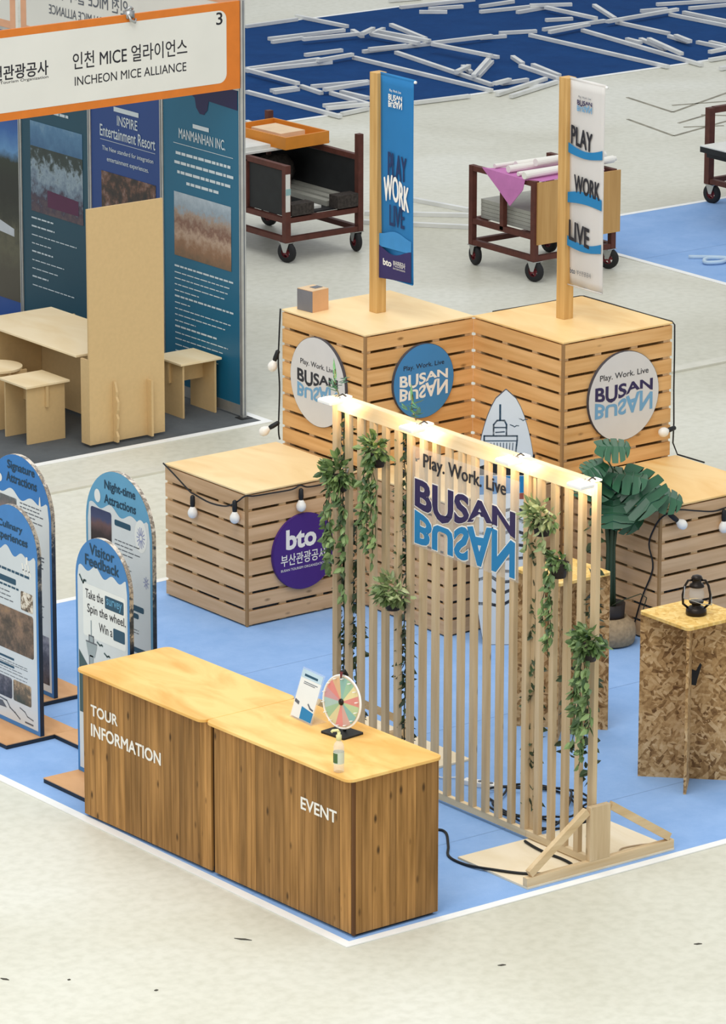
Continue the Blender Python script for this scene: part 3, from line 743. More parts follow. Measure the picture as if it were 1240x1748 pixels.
# ------------------------------------------------------------------ floodlights over the rail
def floodlight(y, label):
    t = thing('floodlight', (SX+.03, y, 2.452), label, 'floodlight', 'floodlights on the slat screen')
    MB().box(SX+.0, y-.03, 2.4525, SX+.062, y+.03, 2.463).build('clamp', M['white_paint'], t)
    MB().tube([(SX+.02, y-.02, 2.464), (SX-.03, y-.05, 2.492), (SX-.10, y-.085, 2.492)], .005, 6).build('arm', M['cable'], t, True)
    hx, hy, hz = 1.715, y-.09, 2.475
    m = MB(); m.box(hx-.055, hy-.068, hz-.012, hx+.055, hy+.068, hz+.012); m.build('head', M['white_paint'], t, bevel=.006)
    m = MB(); m.box(hx-.047, hy-.06, hz+.0125, hx+.047, hy+.06, hz+.0145); m.build('lens', M['lamp'], t)
    m = MB(); m.tube([(hx+.056, hy-.02, hz), (SX-.02, y-.01, 2.45+.012)], .006, 6); m.tube([(hx+.056, hy+.04, hz), (SX-.02, y+.03, 2.464)], .004, 6); m.build('bracket', M['steel'], t, True)
    l = bpy.data.lights.new('floodlight_beam', 'AREA'); l.shape = 'RECTANGLE'; l.size, l.size_y = .09, .11; l.energy = 11.0; l.color = (1,.7,.4)
    o = bpy.data.objects.new('floodlight_beam', l); COL.objects.link(o); o.parent = t
    o.location = (hx-(SX+.03), hy-y, hz+.02-2.452); o.rotation_euler = Vector((.8,.42,.28)).to_track_quat('-Z', 'Y').to_euler()
floodlight(2.60, 'white floodlight at far left end of slat screen rail')
floodlight(1.755, 'white floodlight on slat screen rail, second from left, by leafy sprig')
floodlight(.80, 'white floodlight on slat screen rail, above letter N of the sign')
floodlight(.12, 'white floodlight at right end of slat screen rail')

# ------------------------------------------------------------------ greenery
def leaf(mb, p, d, up, L, w, mi=0):
    p, d, up = Vector(p), Vector(d).normalized(), Vector(up)
    s = d.cross(up)
    if s.length < .05: s = d.cross(Vector((1,.3,0)))
    s.normalize(); n = s.cross(d).normalized()
    vs = [p, p+d*L*.3+s*w*.5-n*w*.16, p+d*L*.65+s*w*.38-n*w*.14, p+d*L, p+d*L*.65-s*w*.38-n*w*.14, p+d*L*.3-s*w*.5-n*w*.16, p+d*L*.5+n*w*.02]
    mb.add(vs, [(0,1,6),(1,2,6),(2,3,6),(3,4,6),(4,5,6),(5,0,6)], mi)
def rv(rnd): return Vector((rnd.uniform(-1,1), rnd.uniform(-1,1), rnd.uniform(-1,1)))
def garland(x, y, z0, z1, label, seed, size=.066, mat='leaf_dark', dens=120, spread=.032):
    rnd = random.Random(seed)
    t = thing('vine_garland', (x, y, z0), label, 'vine', 'vine garlands on the slat screen')
    n = max(4, int((z1-z0)/.08)); path = [(x+rnd.uniform(-.008,.008), y+rnd.uniform(-.012,.012), z1+(z0-z1)*k/n) for k in range(n+1)]
    MB().tube(path, .004, 5).build('stem', M['stem'], t, True)
    m = MB()
    for k in range(int((z1-z0)*dens)):
        z = rnd.uniform(z0, z1); d = rv(rnd); d.z = -abs(d.z)*.8
        leaf(m, (x+d.x*spread*.4, y+d.y*spread*.6, z), d, rv(rnd), size*rnd.uniform(.7,1.25), size*.62)
    m.build('leaves', M[mat], t)
garland(1.938, 2.66, .25, 2.40, 'dark vine garland down the leftmost gap of the slat screen', 1)
garland(1.938, 2.522, .25, 1.65, 'dark vine garland beside the leftmost one, below the left hanging pot', 2)
garland(1.938, 2.012, .28, 2.38, 'dark vine garland left of the BUSAN acrylic sign', 3)
garland(1.938, .715, .20, 2.10, 'dark vine garland right of the BUSAN acrylic sign', 4)
garland(1.938, .168, .22, 2.2, 'dark vine garland beside the right end post of the screen', 5, dens=60)
garland(1.938, .386, .62, 1.5, 'thin vine garland hanging below the small trailing ivy', 6, dens=40)
def sprig(x, y, z, label, seed):
    rnd = random.Random(seed); t = thing('leafy_sprig', (x, y, z), label, 'sprig', 'sprigs on the screen rail')
    MB().tube([(x,y,z),(x-.02,y+.02,z+.08),(x-.03,y+.0,z+.17)], .004, 5).build('stem', M['stem'], t, True)
    m = MB()
    for k in range(12):
        d = rv(rnd); d.z = abs(d.z)*.6 - .1
        leaf(m, (x-.015+rnd.uniform(-.02,.02), y+rnd.uniform(-.05,.05), z+.03+rnd.uniform(0,.08)), d, (0,0,1), .1*rnd.uniform(.6,1.1), .032)
    leaf(m, (x-.02,y,z+.1), (-.1,.05,1), (1,0,0), .15, .035)
    m.build('leaves', M['leaf_sprig'], t)
sprig(1.905, 2.672, 2.453, 'leafy sprig at the far left end of the screen rail', 11)
sprig(1.905, 1.868, 2.453, 'leafy sprig on the screen rail left of the second floodlight', 12)
def hanging_plant(x, y, z, label, seed, rad=.11, trail=(), pot=True, mats='leaf', nleaf=90, size=.06):
    """z: rim of the hanging pot; trail: list of (dy, length, dx)"""
    rnd = random.Random(seed)
    t = thing('hanging_plant', (x, y, z-.09), label, 'hanging plant', 'hanging plants on the slat screen')
    if pot:
        m = MB(); m.lathe([(.045,-.09),(.062,0),(.066,.005),(.05,.006),(.02,-.005)], (x, y, z), 16); m.build('pot', M['pot_dark'], t, True)
        m = MB(); m.tube([(x+.05,y,z),(SX-.006,y,z+.05)], .004, 5); m.build('hook', M['steel'], t, True)
    m = MB()
    for k in range(nleaf):
        d = rv(rnd).normalized(); d.z = d.z*.8+.25
        if d.x > .35: d.x *= -.5
        p = Vector((x, y, z+.02)) + Vector((d.x*rad*rnd.uniform(.2,.9), d.y*rad*1.1*rnd.uniform(.2,1), d.z*rad*.8*rnd.uniform(.2,1)))
        e = d + rv(rnd)*.5; e.z -= .5
        leaf(m, p, e, rv(rnd)+Vector((0,0,1)), size*rnd.uniform(.7,1.3), size*.6)
    m.build('crown_leaves', M[mats], t)
    for i, (dy, L, dx) in enumerate(trail):
        n = max(3, int(L/.06)); P = []
        for k in range(n+1):
            q = k/n; P.append(Vector((x-.05+dx*min(1,q*3)+rnd.uniform(-.008,.008), y+dy*min(1,q*2.5)+rnd.uniform(-.015,.015), z - L*q + .05*math.sin(min(1,q*4)*math.pi))))
        s = MB().tube(P, .003, 5).build('trailing_stem', M['stem'], t, True)
        m = MB()
        for k in range(int(L*52)):
            q = rnd.random(); j = min(n-1, int(q*n)); p = P[j].lerp(P[j+1], q*n-j); d = rv(rnd); d.z = -abs(d.z)-.2; d.x = -abs(d.x)*.7
            leaf(m, p, d, rv(rnd)+Vector((-1,0,.3)), size*rnd.uniform(.7,1.3), size*.62)
        m.build('trailing_leaves', M[mats], s)
hanging_plant(1.80, 2.52, 1.96, 'ivy in dark pot hung at the left end of the slat screen', 21, .14, ((.05,.62,-.01),(-.08,.80,.01),(.07,.45,-.02),(-.01,.58,-.03),(-.1,.4,0)), True, 'leaf', 150, .066)
hanging_plant(1.81, 2.145, 2.20, 'ivy hung on the screen left of sign, upper of two there', 22, .115, ((.06,.62,0),(.0,.72,.01),(.1,.55,.0),(-.05,.6,0),(.03,.66,-.01)), True, 'leaf', 110, .06)
hanging_plant(1.80, 1.965, 1.30, 'pale bushy ivy without visible trails below left edge of the sign', 23, .15, (), True, 'leaf_pale', 150, .062)
hanging_plant(1.81, .50, 2.13, 'pale bushy ivy hung high at the right of the sign', 24, .135, ((.08,.2,0),(-.07,.18,0)), True, 'leaf_pale', 150, .058)
hanging_plant(1.815, .345, 1.90, 'small trailing ivy on the screen between the bushy ones', 25, .08, ((.03,.6,0),(.07,.38,0),(.01,.48,.0)), True, 'leaf', 60, .055)
hanging_plant(1.79, .02, 1.46, 'ivy in dark pot hung low at the right end post', 26, .13, ((.07,.62,0),(0,.75,-.01),(-.09,.5,-.02),(.03,.55,0),(-.05,.4,-.01)), True, 'leaf', 140, .064)

# monstera in a woven pot
MX, MY = 4.93, 3.52
t = thing('potted_monstera', (MX, MY, .006), 'large potted monstera plant behind the right end of the slat screen', 'potted plant')
m = MB(); m.lathe([(.13,.006),(.175,.02),(.19,.09),(.18,.15),(.13,.2),(.115,.205),(.1,.18)], (MX, MY, 0), 28); m.build('basket', M['basket'], t, True)
m = MB(); m.lathe([(.1,.16),(.108,.3),(.1,.3),(.095,.27)], (MX, MY, 0), 24); ip = m.build('inner_pot', M['pot_dark'], t, True)
m = MB(); m.lathe([(.001,.272),(.094,.272)], (MX, MY, 0), 20, cap=False); m.build('soil', M['soil'], ip)
m = MB()
for k in range(6):
    a = k*1.05; m.tube([(MX+.03*math.cos(a), MY+.03*math.sin(a), .27), (MX+.02*math.cos(a), MY+.02*math.sin(a), .7), (MX+.05*math.cos(a), MY+.05*math.sin(a), 1.02)], .014, 6)
m.build('stalks', M['monstera_stalk'], t, True)
def monstera_leaf(c, n, tip, s, dark=False):
    """c centre, n surface normal, tip direction, s length"""
    c, n, tip = Vector(c), Vector(n).normalized(), Vector(tip); tip = (tip - n*tip.dot(n)).normalized(); w = n.cross(tip)
    m = MB(); K = 72; out = []
    for k in range(K+1):
        a = math.pi*(k/K)                       # one half, stalk to tip
        x = .54*math.sin(a)**.7; y = -.42*math.cos(a) - .14*math.exp(-((a-.3)/.3)**2)
        if 18 < k < 62 and k % 12 in (6, 7): x *= .42
        out.append((x, y))
    def P(x, y): return c + tip*(y*s) + w*(x*s*.95) - n*(s*(.55*x*x + .25*max(0,y)**2))
    mid = [P(0, -.4 + .86*k/K) for k in range(K+1)]
    for sg in (1, -1):
        vs = mid + [P(x*sg, y) for x, y in out]
        fs = [(k, k+1, K+1+k+1, K+1+k) for k in range(K)]
        m.add(vs, fs if sg > 0 else [g[::-1] for g in fs])
    o = m.build('leaf', M['monstera'], t, True)
    MB().tube([Vector((MX, MY, .9)), (Vector((MX,MY,1.1))+c)/2, c - tip*s*.4], .006, 6).build('leaf_stalk', M['monstera_stalk'], t, True)
monstera_leaf((4.86,3.42,1.47), (-.25,-.35,.9), (.6,-.5,.1), .26)
monstera_leaf((4.97,3.40,1.25), (-.1,-.3,.95), (.5,-.45,-.1), .34)
monstera_leaf((5.03,3.33,1.13), (-.5,-.65,.6), (.35,-.35,-.6), .40)
monstera_leaf((5.24,3.30,1.08), (.0,-.5,.85), (.7,-.5,-.4), .30)
monstera_leaf((4.86,3.42,1.02), (-.6,-.5,.5), (-.1,-.2,-1), .34)
monstera_leaf((5.02,3.44,.93), (-.2,-.8,.5), (.5,-.1,-1), .26)
monstera_leaf((4.78,3.55,1.18), (-.5,-.2,.8), (-.6,-.1,-.4), .32)
monstera_leaf((4.72,3.48,1.33), (-.3,-.4,.9), (-.8,.1,-.2), .2)
MB().tube([(4.9,3.5,.27),(4.87,3.35,.36),(4.98,3.25,.42),(5.08,3.3,.36),(5.1,3.38,.2)], .004, 5).build('dry_tendril', M['stem'], t, True)

# ------------------------------------------------------------------ strand-board stools and lantern
def osb_stool(cx, cy, rz, s, h, label, slot):
    t = thing('stool_table', (cx, cy, .006), label, 'side table', 'strand-board side tables', rz)
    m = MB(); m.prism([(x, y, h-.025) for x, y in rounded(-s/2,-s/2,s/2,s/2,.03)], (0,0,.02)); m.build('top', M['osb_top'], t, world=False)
    dg = s/2*1.36; th = .009
    a = Vector((1,-1,0)).normalized(); b = Vector((1,1,0)).normalized()
    m = MB(); P = [a*-dg - b*th, a*dg - b*th, a*dg + b*th, a*-dg + b*th]; m.prism([p + Vector((0,0,.0)) for p in P], (0,0,h-.026)); m.build('wide_panel', M['osb'], t, world=False)
    for sg in (-1, 1):
        m = MB(); P = [b*sg*(th+.001) - a*th, b*sg*dg - a*th, b*sg*dg + a*th, b*sg*(th+.001) + a*th]
        if sg < 0: P = P[::-1]
        m.prism(P, (0,0,h-.026)); pn = m.build('cross_panel', M['osb'], t, world=False)
        if slot and sg < 0:
            m = MB(); q = a*.038 - b*(th+.0015) + Vector((0,0,.712))
            f = Fr(q, a, (0,0,1)); poly(m, f, [(-.032,-.075),(.0,-.08),(.01,-.03),(.034,.06),(.024,.075),(-.002,.02),(-.03,.03),(-.036,-.03)], .0005); m.build('hand_slot', M['black_board'], pn, world=False)
    return t
osb_stool(3.46, .985, 0.0, .48, 1.12, 'square strand-board side table with lantern on top at the right edge', True)
osb_stool(3.455, 2.27, 0.0, .46, 1.10, 'square strand-board side table behind right half of slat screen', False)
LX, LY, LZ = 3.462, .945, 1.122
t = thing('lantern', (LX, LY, LZ), 'dark bronze hurricane lantern on the strand-board side table', 'lantern')
m = MB(); m.lathe([(.062,0),(.068,.006),(.066,.035),(.05,.05),(.03,.056),(.03,.07),(.045,.078),(.048,.088),(.03,.09)], (LX,LY,LZ), 24); m.build('fuel_base', M['bronze'], t, True)
m = MB(); m.lathe([(.03,.09),(.045,.11),(.05,.135),(.042,.165),(.032,.18)], (LX,LY,LZ), 20, cap=False); m.build('globe', M['globe'], t, True)
m = MB(); m.lathe([(.034,.18),(.05,.185),(.045,.2),(.03,.21),(.03,.235),(.038,.24),(.03,.255),(.012,.262)], (LX,LY,LZ), 20); m.build('chimney_cap', M['bronze'], t, True)
for sg in (1, -1):
    a = Vector((.8,-.6,0))*sg; c = Vector((LX,LY,LZ))
    MB().tube([c+a*.055+Vector((0,0,.045)), c+a*.085+Vector((0,0,.07)), c+a*.088+Vector((0,0,.13)), c+a*.075+Vector((0,0,.19)), c+a*.055+Vector((0,0,.225)), c+a*.025+Vector((0,0,.228))], .008, 8).build('side_tube', M['bronze'], t, True)
MB().tube([(LX+.06,LY-.045,LZ+.2),(LX+.09,LY-.04,LZ+.12),(LX+.06,LY-.08,LZ+.07),(LX-.02,LY-.07,LZ+.09),(LX-.09,LY+.02,LZ+.12),(LX-.06,LY+.045,LZ+.2)], .003, 6).build('carry_handle', M['steel'], t, True)

# ------------------------------------------------------------------ surfboard standee
ang = Vector((.8,-.6,0)); BX, BY = 4.30, 3.92
t = thing('surfboard_standee', (BX, BY, .006), 'white surfboard-shaped standee with tower drawing behind slat screen', 'standee')
f = Fr((BX, BY, .006), ang, (.035, .047, 1))
def bw(v):
    return .215*min(1, max(0, math.sin(math.pi*min(1, (1.0-v)*.97+.0)**.78)))**.72 if v > .3 else .205 - .06*((.3-v)/.3)**2
Hs = 1.83; side = [(bw(k/30), Hs*k/30) for k in range(31)]; side[-1] = (.004, Hs)
pts = side + [(-x, y) for x, y in side[::-1]]
m = MB(); m.prism([f.p(x, y, 0) for x, y in pts], f.N*-.02); m.build('board', M['disc_edge'], t)
m = MB(); m.add([f.p(x*.985, .004+y*.995, .0015) for x, y in pts], [tuple(range(len(pts)))]); m.build('printed_face', plain('pale_standee_print', 'd5dadb', .5, var=.02), t)
m = MB()
zz = 1.39; xo = -.04
stroke(m, f, [(xo-.11,zz+.11),(xo+.12,zz+.11),(xo+.12,zz+.08),(xo+.11,zz-.01),(xo-.10,zz-.01),(xo-.11,zz+.08),(xo-.11,zz+.11)], .012); stroke(m, f, [(xo-.1,zz+.075),(xo+.11,zz+.075)], .008)
for k in range(9): stroke(m, f, [(xo-.085+k*.022,zz+.06),(xo-.08+k*.021,zz+.01)], .006)
stroke(m, f, [(xo-.045,zz+.115),(xo-.045,zz+.19),(xo-.02,zz+.22),(xo+.03,zz+.22),(xo+.045,zz+.19),(xo+.045,zz+.115)], .012)
stroke(m, f, [(xo-.04,zz+.17),(xo+.04,zz+.17)], .01); stroke(m, f, [(xo,zz+.22),(xo,zz+.33)], .014); stroke(m, f, [(xo-.03,zz+.135),(xo+.03,zz+.14)], .01)
for a, b in ((.07,.19),(.13,.235)): stroke(m, f, [(xo+a,zz+b),(xo+a+.02,zz+b-.008),(xo+a+.03,zz+b-.016),(xo+a+.045,zz+b-.006),(xo+a+.06,zz+b-.008)], .007)
stroke(m, f, [(xo-.02,zz-.015),(xo-.02,zz-.12)], .008); stroke(m, f, [(xo+.03,zz-.015),(xo+.03,zz-.12)], .008)
m.build('tower_drawing', M['teal_ink'], t)
m = MB(); poly(m, f, [(-.19,1.28),(-.1,1.31),(.0,1.28),(.12,1.28),(.185,1.29),(.19,1.37),(.205,1.37),(.207,1.22),(-.2,1.22)], .002); m.build('hill_drawing', M['black_board'], t)
m = MB(); poly(m, f, [(-.205,1.215),(.207,1.215),(.207,1.10),(-.205,1.08)], .0022); m.build('sea_drawing', M['cyan'], t)
m = MB(); poly(m, f, [(.06,1.09),(.207,1.10),(.207,1.05),(.06,1.05)], .0026); m.build('roof_drawing', plain('brick_red_print', '9c5242', .5), t)
m = MB()
for k in range(9):
    z = .98-.085*k
    stroke(m, f, [(-.17+.03*math.sin(k*2),z),(-.1,z+.03*math.cos(k)),(-.03,z-.02),(.05,z+.025*math.sin(k)),(.14,z-.01)], .022)
stroke(m, f, [(-.12,.9),(-.12,.45)], .022); stroke(m, f, [(.09,.95),(.05,.5),(.12,.25)], .025)
m.build('line_drawing', M['ink'], t)
MB().bar(f.p(0,.9,-.022), (BX+.19,BY+.25,.03), .04, .02).build('rear_stay', M['batten'], t)

# ------------------------------------------------------------------ cables on the carpet
def smooth(path, k=6):
    P = [Vector(p) for p in path]; Q = []
    for i in range(len(P)-1):
        p0 = P[max(i-1,0)]; p1 = P[i]; p2 = P[i+1]; p3 = P[min(i+2, len(P)-1)]
        for j in range(k):
            s = j/k; Q.append(.5*((2*p1)+(p2-p0)*s+(2*p0-5*p1+4*p2-p3)*s*s+(3*p1-p0-3*p2+p3)*s**3))
    return Q + [P[-1]]
def cable(pts, r, mat, label, cat='cable'):
    m = MB().tube(smooth(pts), r, 7); return solo('cable', m, mat, label, cat, smooth=True)
cable([(1.0,1.35,.015),(1.45,1.2,.014),(1.56,1.12,.014),(1.42,.9,.014),(1.3,.74,.014),(1.29,.55,.016),(1.35,.36,.028),(1.45,.2,.029),(1.57,.115,.029),(1.70,.09,.029),(1.78,.13,.03),(1.80,.25,.03),(1.79,.4,.03),(1.80,.53,.03),(1.82,.64,.03)], .009, M['cable'], 'black cable running from the counter onto the screen foot')
loop = []
for k in range(46):
    a = -k*2*math.pi/15; r = .33+.06*math.sin(k*.7)+.03*math.sin(k*1.9); loop.append((2.33+r*math.cos(a)*.85+.02*math.sin(k*.21), 1.12+r*math.sin(a)*1.15+.03*math.cos(k*.17), .017+.009*(k//15)+.0015*k/15))
loop += [(2.2,.76,.045),(2.02,.72,.035),(1.96,.72,.03)]
cable(loop, .0075, M['cable'], 'coiled black cable lying on carpet behind the slat screen')
cable([(2.47,.12,.026),(2.35,.17,.026),(2.22,.185,.026),(2.17,.13,.026),(2.2,.07,.026),(2.3,.06,.026),(2.38,.08,.026)], .005, plain('pale_tan_cord', 'b9a488', .6), 'pale cord lying on the right plywood foot of the screen')
t = thing('power_strip', (2.285, 1.66, .006), 'white power strip on the carpet behind the slat screen', 'power strip', rz=.4)
m = MB(); m.box(-.03,-.12,.0,.03,.12,.035); m.build('body', M['white_paint'], t, world=False, bevel=.005)
for k in range(3):
    m = MB(); m.lathe([(.02,.0352),(.019,.037),(.012,.037)], (0,-.07+.07*k,0), 14); m.build('socket', M['ink_soft'], t, world=False)
MB().tube(smooth([(0,.12,.015),(.05,.2,.01),(.0,.3,.01),(.1,.38,.01),(.06,.5,.01)]), .005, 6).build('flex', M['white_paint'], t, True, world=False)
cable([(13.35,12.35,.02),(13.6,12.12,.02),(13.45,11.98,.03),(13.3,12.05,.03),(13.45,12.15,.035),(13.75,11.9,.02),(14.0,11.7,.02)], .02, plain('pale_blue_cable', 'bcd3e6', .5), 'pale coiled cable on the blue carpet at right edge')

# ------------------------------------------------------------------ arched poster stands
def standee(x, y0, y1, H, label, title, face_mat, header, wz, deco, base=(-.268, .275), by=None):
    w = y1-y0; r = w/2; yc = (y0+y1)/2
    t = thing('poster_stand', (x, yc, .006), label, 'poster stand', 'arched poster stands')
    b0, b1 = by or (y0, y1+.004)
    MB().box(x+base[0], b0, .007, x+base[1], b1, .034).build('base_edge', M['dark_edge'], t)
    MB().box(x+base[0]-.002, b0-.002, .0345, x+base[1]+.002, b1+.002, .04).build('base_top', M['base_tan'], t)
    f = fx(x, y1, .041); h = H-.041
    def arch(ins, top=None):
        pts = [(ins, ins*.4), (w-ins, ins*.4)]; rr = r-ins
        return pts + [(r+rr*math.cos(math.pi*k/32), h-r+rr*math.sin(math.pi*k/32)) for k in range(33)]
    m = MB(); m.prism([f.p(a, b, 0) for a, b in arch(0)], f.N*-.03); m.build('board', M['poster_edge'], t)
    m = MB(); poly(m, f, arch(.001), .001); pf = m.build('printed_face', header, t)
    # white field under a wavy edge
    ins = .024; n = 40; top = []
    for k in range(n+1):
        u = k/n; a = w-ins - (w-2*ins)*u
        z = wz-.041 + .022*math.cos(u*math.pi*2*3.1+.4) + .012*math.cos(u*9)
        zc = h-r + math.sqrt(max(0, (r-ins)**2-(a-r)**2)); e = min(u, 1-u)
        top.append((a, min(z - .035*math.exp(-e/.02), zc)))
    m = MB(); poly(m, f, [(ins, .03), (w-ins, .03)] + top, .002); m.build('white_field', face_mat, pf)
    deco(f, pf, w, h); return t
def lines(m, f, y_from, x0, x1, zs, th=.008, d=.003, rag=0, seed=0):
    rnd = random.Random(seed)
    for z in zs:
        e = x1 - (rnd.uniform(0, rag) if rag else 0)
        a = x0
        while a < e-.008:
            b = min(e, a+rnd.uniform(.025,.07)); rect(m, f, a, z, b, z+th*.85, d); a = b+.008
Y = lambda y1: (lambda y: y1-y)
ph = {}
ph['dusk'] = photo('dusk_city_photo', [(.1,'1c1a1d'),(.35,'3b3032'),(.5,'6a5152'),(.6,'414a6e'),(.85,'28345c')], 9, .8, 1.47, .3)
ph['food'] = photo('braised_food_photo', [(.3,'2c241c'),(.45,'584636'),(.55,'7d6350'),(.7,'9b7a58'),(.85,'5d4e2e')], 7, .25, .8, 1)
ph['dish'] = photo('white_dish_photo', [(.35,'2e2924'),(.5,'7a6550'),(.58,'d8cdbb'),(.75,'efe9dd')], 16, .1, .8, 1)
ph['coast'] = photo('coast_photo', [(.2,'5a4f50'),(.4,'7d6d6c'),(.55,'565a5c'),(.7,'8d9294'),(.85,'b3bdc3')], 10, .6, 1.3, .2)
ph['rock'] = photo('dark_rock_photo', [(.3,'26262f'),(.45,'4f4d58'),(.6,'8d8a92'),(.8,'b7b4b8')], 8, .35, .35, .4)
def d_fb(f, p, w, h):
    y = Y(3.405); z = lambda v: v-.041
    m = MB(); text(m, f, 'Visitor', y(3.1), z(1.535), .07, None, 'c', .035, .003); m.build('title', M['navy_teal'], p); m = MB(); text(m, f, 'Feedback', y(3.1), z(1.455), .07, None, 'c', .035, .003); m.build('title', M['navy_teal'], p)
    m = MB(); rect(m, f, y(3.32), z(.98), y(2.84), z(1.33), .003, r=.02); card = m.build('message_card', M['poster_grey'], p)
    m = MB(); text(m, f, 'Take the', y(3.29), z(1.235), .06, .2, bold=.012, d=.004); m.build('lettering', M['ink'], card); m = MB(); text(m, f, 'Spin the wheel.', y(3.27), z(1.125), .075, .43, bold=.012, d=.004); m.build('lettering', M['ink'], card); m = MB(); text(m, f, 'Win a', y(3.14), z(1.04), .06, .15, bold=.012, d=.004); m.build('lettering', M['ink'], card)
    m = MB(); rect(m, f, y(3.07), z(1.215), y(2.86), z(1.3), .004, r=.01); hl = m.build('highlight', M['teal_ink'], card); m = MB(); rect(m, f, y(2.98), z(1.025), y(2.85), z(1.105), .004, r=.01); m.build('highlight', M['teal_ink'], card)
    m = MB(); text(m, f, 'survey', y(3.05), z(1.225), .06, .17, bold=.015, d=.005); m.build('lettering', M['poster_sky'], hl)
    m = MB()
    stroke(m, f, [(.05,z(1.37)),(.075,z(1.34)),(.09,z(1.325)),(.1,z(1.345)),(.12,z(1.345))], .014, .003)
    for a, b in ((.24,.965),(.32,.91)): stroke(m, f, [(a,z(b)),(a+.03,z(b-.015)),(a+.05,z(b-.008)),(a+.06,z(b-.012))], .012, .003)
    poly(m, f, [(.03,z(.87)),(.1,z(.81)),(.2,z(.72)),(.3,z(.78)),(.38,z(.73)),(.48,z(.75)),(.575,z(.7)),(.575,z(.45)),(.03,z(.45))], .003)
    m.build('hill_drawing', M['hill'], p)
    m = MB(); rect(m, f, .155, z(.45), .195, z(.86), .004); poly(m, f, [(.12,z(.92)),(.14,z(.85)),(.21,z(.85)),(.235,z(.92)),(.235,z(.945)),(.115,z(.945))], .004); rect(m, f, .15, z(.95), .2, z(.99), .004); stroke(m, f, [(.175,z(.99)),(.175,z(1.09))], .012, .004); m.build('tower_drawing', plain('grey_tower_print', '98a5aa', .5), p)
    m = MB(); stroke(m, f, [(.115,z(.945)),(.235,z(.945))], .008, .0046); stroke(m, f, [(.15,z(.95)),(.15,z(.99)),(.2,z(.99)),(.2,z(.95))], .008, .0046); stroke(m, f, [(.15,z(.85)),(.15,z(.7))], .006, .0046); stroke(m, f, [(.3,z(.2)),(.4,z(.28)),(.5,z(.22))], .02, .0046); m.build('tower_lines', M['ink_soft'], p)
standee(.351, 2.798, 3.405, 1.66, 'arched blue Visitor Feedback stand behind TOUR INFORMATION counter', '', M['poster_white'], M['poster_blue'], 1.43, d_fb)
def d_night(f, p, w, h):
    y = Y(4.095); z = lambda v: v-.041
    m = MB(); text(m, f, 'Night-time', y(3.87), z(1.715), .075, .35, 'l', .035, .003); m.build('title', M['navy_teal'], p); m = MB(); text(m, f, 'Attractions', y(3.875), z(1.635), .06, .36, 'l', .035, .003); m.build('title', M['navy_teal'], p)
    m = MB(); disc2(m, f, .14, z(1.665), .035, .045, .003); m.build('firework_print', M['poster_grey'], p); m = MB(); disc2(m, f, .635, z(1.50), .07, .11, .003); m.build('firework_print', M['poster_grey'], p)
    m = MB()
    for k in range(14):
        a = k*2*math.pi/14; stroke(m, f, [(.635+.015*math.cos(a), z(1.49)+.02*math.sin(a)), (.635+.045*math.cos(a), z(1.49)+.07*math.sin(a))], .007, .0036)
    for k in range(8):
        a = k*2*math.pi/8; stroke(m, f, [(.69+.008*math.cos(a), z(1.2)+.01*math.sin(a)), (.69+.03*math.cos(a), z(1.2)+.04*math.sin(a))], .006, .0036)
    m.build('firework_lines', plain('lavender_print', '8f96bd', .5), p)
    m = MB(); rect(m, f, .06, z(1.3), .30, z(1.58), .003, r=.02); m.build('photo_print', ph['dusk'], p)
    m = MB(); rect(m, f, .335, z(1.51), .52, z(1.55), .003, r=.012); m.build('heading_bar', M['teal_ink'], p); m = MB(); rect(m, f, .46, z(.98), .66, z(1.02), .003, r=.012); m.build('heading_bar', M['teal_ink'], p); m = MB(); rect(m, f, .46, z(.93), .6, z(.965), .003, r=.012); m.build('heading_bar', M['teal_ink'], p); m = MB(); rect(m, f, .5, z(.7), .68, z(.735), .003, r=.012); m.build('heading_bar', M['teal_ink'], p)
    m = MB(); lines(m, f, 0, .335, .65, [z(1.41-.027*k) for k in range(4)], rag=.14, seed=4); lines(m, f, 0, .38, .53, [z(1.26-.025*k) for k in range(4)], .006, rag=.03, seed=6); lines(m, f, 0, .52, .6, [z(.85),z(.83),z(.62)], .006); m.build('text_lines', M['ink_soft'], p)
standee(.90, 3.335, 4.095, 1.87, 'tall arched Night-time Attractions stand behind the Visitor Feedback stand', '', M['poster_white'], M['poster_sky'], 1.6, d_night)
